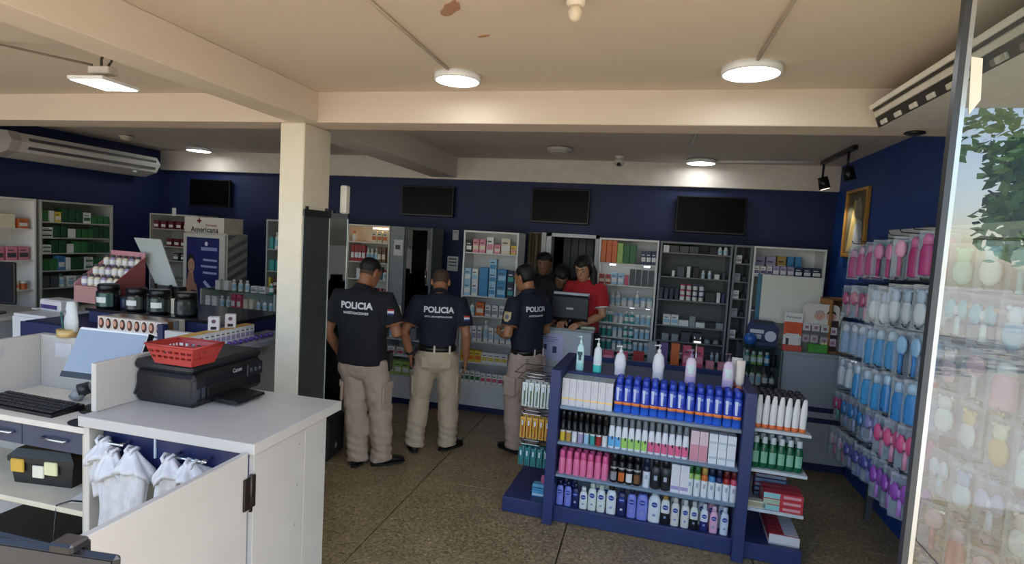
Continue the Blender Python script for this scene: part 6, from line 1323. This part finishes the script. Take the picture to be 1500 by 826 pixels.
def blister(c, c2, w, h, kind):
    k = (c, c2, kind, w, h)
    if k in _bp: return _bp[k]
    a, b = M(c, .35), M(c2, .35)
    card = MB().box((-w/2, 0, -h), (w/2, .002, 0), M('#cfd6de' if kind != 'bear' else '#dfe3e6', .5, alpha=.28), .0).mesh('card')
    if kind == 'bottle': it = MB().lathe([(w*.34, -h+.012), (w*.38, -h+.02), (w*.38, -h*.45), (w*.28, -h*.33), (w*.26, -h*.3)], a, 10, 1, .5).lathe([(w*.28, -h*.3), (w*.27, -h*.15), (w*.16, -h*.07)], b, 10, 1, .6).mesh('item')
    elif kind == 'bow': it = MB().ball((-w*.22, -.012, -h*.4), (w*.24, .012, h*.22), a, 8).ball((w*.22, -.012, -h*.4), (w*.24, .012, h*.22), a, 8).ball((0, -.014, -h*.42), (w*.1, .014, h*.1), b, 8).lathe([(w*.13, -h*.95), (w*.1, -h*.55)], b, 8, 1, .5).mesh('item')
    elif kind == 'brush': it = MB().tube([(0, -.012, -h+.01), (0, -.012, -h*.5)], .012, a, 8).ball((0, -.014, -h*.32), (w*.34, .012, h*.22), b, 10).mesh('item')
    else: it = MB().ball((0, -.014, -h*.62), (w*.34, .014, h*.28), a, 10).ball((0, -.014, -h*.27), (w*.25, .014, h*.17), b, 10).ball((-w*.2, -.012, -h*.14), w*.09, b, 8).ball((w*.2, -.012, -h*.14), w*.09, b, 8).mesh('item')
    bl = MB().box((-w*.46, -.036, -h+.005), (w*.44, -.001, -h*.06), BLISTER, .008).mesh('blister')
    _bp[k] = [('card', card), ('pack_item', it), ('blister', bl)]; return _bp[k]
ROWS = [
 ('first', [('pink', '#d0609a', '#e7b3cf', 'bottle', .085, .22)]*3+[('magenta', '#c23f86', '#e28cb8', 'brush', .085, .23)]*3+[('deep pink', '#b8407f', '#d97aac', 'bottle', .085, .24)]*2),
 ('second', [('rose', '#b5567a', '#d9a0b4', 'bow', .085, .22)]*3+[('clear', '#d3d9de', '#b4c4d6', 'bear', .095, .24)]*5),
 ('third', [('pale blue', '#9db6d6', '#dfe6ee', 'bottle', .085, .22)]*3+[('sky blue', '#5aa0d6', '#cfe0ee', 'bottle', .09, .24)]*3+[('blue', '#3f86cc', '#9cc6ea', 'brush', .09, .24)]*2),
 ('fourth', [('clear', '#d9dde0', '#c4ccd4', 'bottle', .08, .2)]*2+[('sky blue', '#4a9fda', '#cfe0f0', 'bottle', .085, .24)]*3+[('blue', '#3f8fd2', '#b9d4ee', 'bottle', .09, .24)]*3),
 ('fifth', [('rose', '#c04a7c', '#7fc4b4', 'bow', .09, .2)]*1+[('blue', '#3b7fc0', '#9cb4e0', 'bow', .09, .22)]*3+[('lilac', '#8f86c0', '#c9b9e0', 'bow', .09, .2)]*1+[('pink', '#e0588c', '#e69ab8', 'bow', .095, .24)]*3),
 ('sixth', [('grey', '#b9b4c4', '#d9889c', 'bow', .085, .2)]*2+[('violet', '#5a5a9c', '#9c9cd0', 'bow', .09, .2)]*3+[('purple', '#9a4fb4', '#c48ad9', 'bow', .1, .24)]*3)]
zrow = [2.055, 1.765, 1.505, 1.235, .985, .715]
NM3 = [0]
for i, (rn, packs) in enumerate(ROWS):
    for k, (cn, c, c2, kind, w_, h) in enumerate(packs):
        y = 4.50-.155*k
        link('peg', hookm, t, (XB-.02, y, zrow[i]+.012*k))
        for d in range(2):
            cpt = .275-.10*d
            spawn(blister(c, c2, w_*1.12, h*1.05, kind), 'blister_pack', f'{cn} blister pack, {ORD[k]} peg from the far end of the {rn} row, {["front", "behind"][d]}', 'blister pack', (XB-.02-cpt, y+R.uniform(-.012, .012), zrow[i]+.012*k-.006+R.uniform(-.012, .006)), -PI/2+.6+R.uniform(-.3, .3), 'blister packs on the peg wall')
G2 = [('first', 2.07, [('mint', '#bfe0cf', '#8fd0b4', 'bear'), ('white', '#e6e9ea', '#a9d0e6', 'bear'), ('aqua', '#8fcbd6', '#e0ecee', 'brush'), ('white', '#e9e6e0', '#c9d6e2', 'bear'), ('cream', '#e6dccb', '#e0c9b4', 'bear')]),
      ('second', 1.84, [('aqua', '#7fc8d6', '#d9ecef', 'bow'), ('aqua', '#6cbcd0', '#e3f0f2', 'bow'), ('pale blue', '#9cc4e0', '#e0e8f0', 'bear'), ('rose', '#d98fa4', '#e9d9dc', 'bear'), ('white', '#e3e6ea', '#9cc4e0', 'bear')]),
      ('third', 1.60, [('pink', '#e2b4bf', '#e9dada', 'bear'), ('white', '#e3dada', '#d9a4b4', 'brush'), ('pink', '#e39cae', '#e9e2e2', 'bottle'), ('blue', '#7f9cd0', '#e2b9c4', 'bottle'), ('green', '#5fb49a', '#d3e6dd', 'bottle')]),
      ('fourth', 1.36, [('white', '#e6e6e4', '#d9d9d6', 'bear'), ('white', '#e2e2e0', '#e6c36a', 'bear'), ('yellow', '#e0b13c', '#e6d9b0', 'bear'), ('white', '#dfe3e6', '#7fb4d6', 'bottle'), ('orange', '#d9a050', '#e2dccf', 'bear')]),
      ('fifth', 1.08, [('clear', '#cfd9e2', '#b4c9da', 'bow'), ('clear', '#d3dae0', '#a9b9d6', 'bear'), ('lilac', '#b9b4d6', '#e0dcea', 'bow'), ('clear', '#dcd9d6', '#e2c9c4', 'bear'), ('cream', '#e0d6c6', '#cfb9b4', 'bow')]),
      ('sixth', .80, [('rose', '#d0607a', '#e2b0bc', 'brush'), ('rose', '#cf5f70', '#e6c0c4', 'bottle'), ('grey', '#a9aeb4', '#d9a4ac', 'brush'), ('orange', '#e0763a', '#9cc6a0', 'bottle'), ('lilac', '#b9a9cf', '#d9d3e2', 'bear')]),
      ('seventh', .52, [('navy', '#3a4570', '#5f6c9c', 'bow'), ('navy', '#3f4a78', '#6a76a4', 'bow'), ('pink', '#d96a8a', '#e2c4cf', 'bear'), ('green', '#8fb46a', '#d3dcb4', 'bow'), ('lime', '#a9c04a', '#dce0a4', 'bow')])]
for rn, z, packs in G2:
    for k, (cn, c, c2, kind) in enumerate(packs):
        y = 3.05-.21*k
        link('peg', hookm, t, (XB-.02, y, z))
        for d in range(2): spawn(blister(c, c2, .13, .22, kind), 'blister_pack', f'{cn} baby pack behind the glass pane, {ORD[k]} from far end, {rn} row, {["front", "rear"][d]}', 'blister pack', (XB-.02-.275+.10*d, y+R.uniform(-.014, .014), z-.006+R.uniform(-.012, .006)), -PI/2+.5+R.uniform(-.3, .3), 'baby packs behind the glass pane')
tg = thing('price_tag', 'small red tag on the end of a hook beside the aluminium post', 'tag', (1.42, 3.15, 1.335))
part('tag', B((-.02, -.003, -.035), (.02, 0, .035), M('#d2452f', .4), .001), tg); part('tag_clip', B((-.006, -.006, .03), (.006, .003, .05), M('#e6e6e6', .4)), tg)
for z, lab in ((1.76, 'pale wooden shelf board between upper baby packs, behind the glass pane'), (.62, 'pale wooden shelf board below the white baby packs, behind the glass pane')):
    single('shelf_board', B((1.45, 1.98, z), (1.735, 3.1, z+.02), M('#c9ae88', .5, var=.1), .002), lab, 'shelf board')

# ================================================================ trees across the street (seen reflected in the pane)
LEAF = [M('#74a548', .6, var=.25), M('#8fb858', .6, var=.25), M('#426e30', .6, var=.25)]
def tree(x, y, h, r, seed, lab):
    rr = random.Random(seed); t = thing('street_tree', lab, 'tree', (x, y, -.1), 0, 'street trees')
    tk = MB().tube([(0, 0, 0), (.05, .02, h*.3), (-.05, .05, h*.55), (.1, 0, h*.75)], [.2, .16, .13, .06], M('#5a4636', .9, bump=.5, bs=20), 10)
    for k in range(5):
        a = 2*PI*k/5+rr.random(); tk.tube([(0, .03, h*.5), (r*.4*math.cos(a), r*.4*math.sin(a), h*.68), (r*.75*math.cos(a), r*.75*math.sin(a), h*.8)], [.1, .06, .02], M('#5a4636', .9, bump=.5, bs=20), 7)
    part('trunk', tk, t)
    lf = MB(); cl = [(rr.gauss(0, .42), rr.gauss(0, .42), rr.uniform(-.55, .6)) for _ in range(26)]
    for k in range(3600):
        c = rr.choice(cl); d = Vector((rr.gauss(0, 1), rr.gauss(0, 1), rr.gauss(0, 1))).normalized()*rr.uniform(.15, .34)
        p = Vector(((c[0]+d.x)*r, (c[1]+d.y)*r, h*.78+(c[2]+d.z)*r*.75)); s = rr.uniform(.10, .2)
        u = Vector((rr.gauss(0, 1), rr.gauss(0, 1), rr.gauss(0, .6))).normalized(); v = u.orthogonal().normalized()
        lf.add([p-u*s, p+v*s*.5, p+u*s, p-v*s*.5], [(0, 1, 2, 3)], LEAF[k % 3])
    o = part('foliage', lf, t); o['kind'] = 'stuff'
tree(8.2, -9.5, 4.5, 2.2, 1, 'green leafy tree across the street, mirrored in the upper part of the glass pane')
tree(12.6, -13, 6.4, 2.8, 2, 'green leafy tree beyond the first, mirrored at the right edge of the glass pane')
tree(13.4, -6.2, 4.4, 2.0, 4, 'small green tree nearest the shop, mirrored low in the glass pane')
tree(20, -15.5, 7, 3.4, 5, 'tall green tree behind the others, mirrored at the right edge of the pane')
tree(5.0, -13.6, 4.8, 2.2, 3, 'green leafy tree farther along the street, mirrored beside the aluminium post')
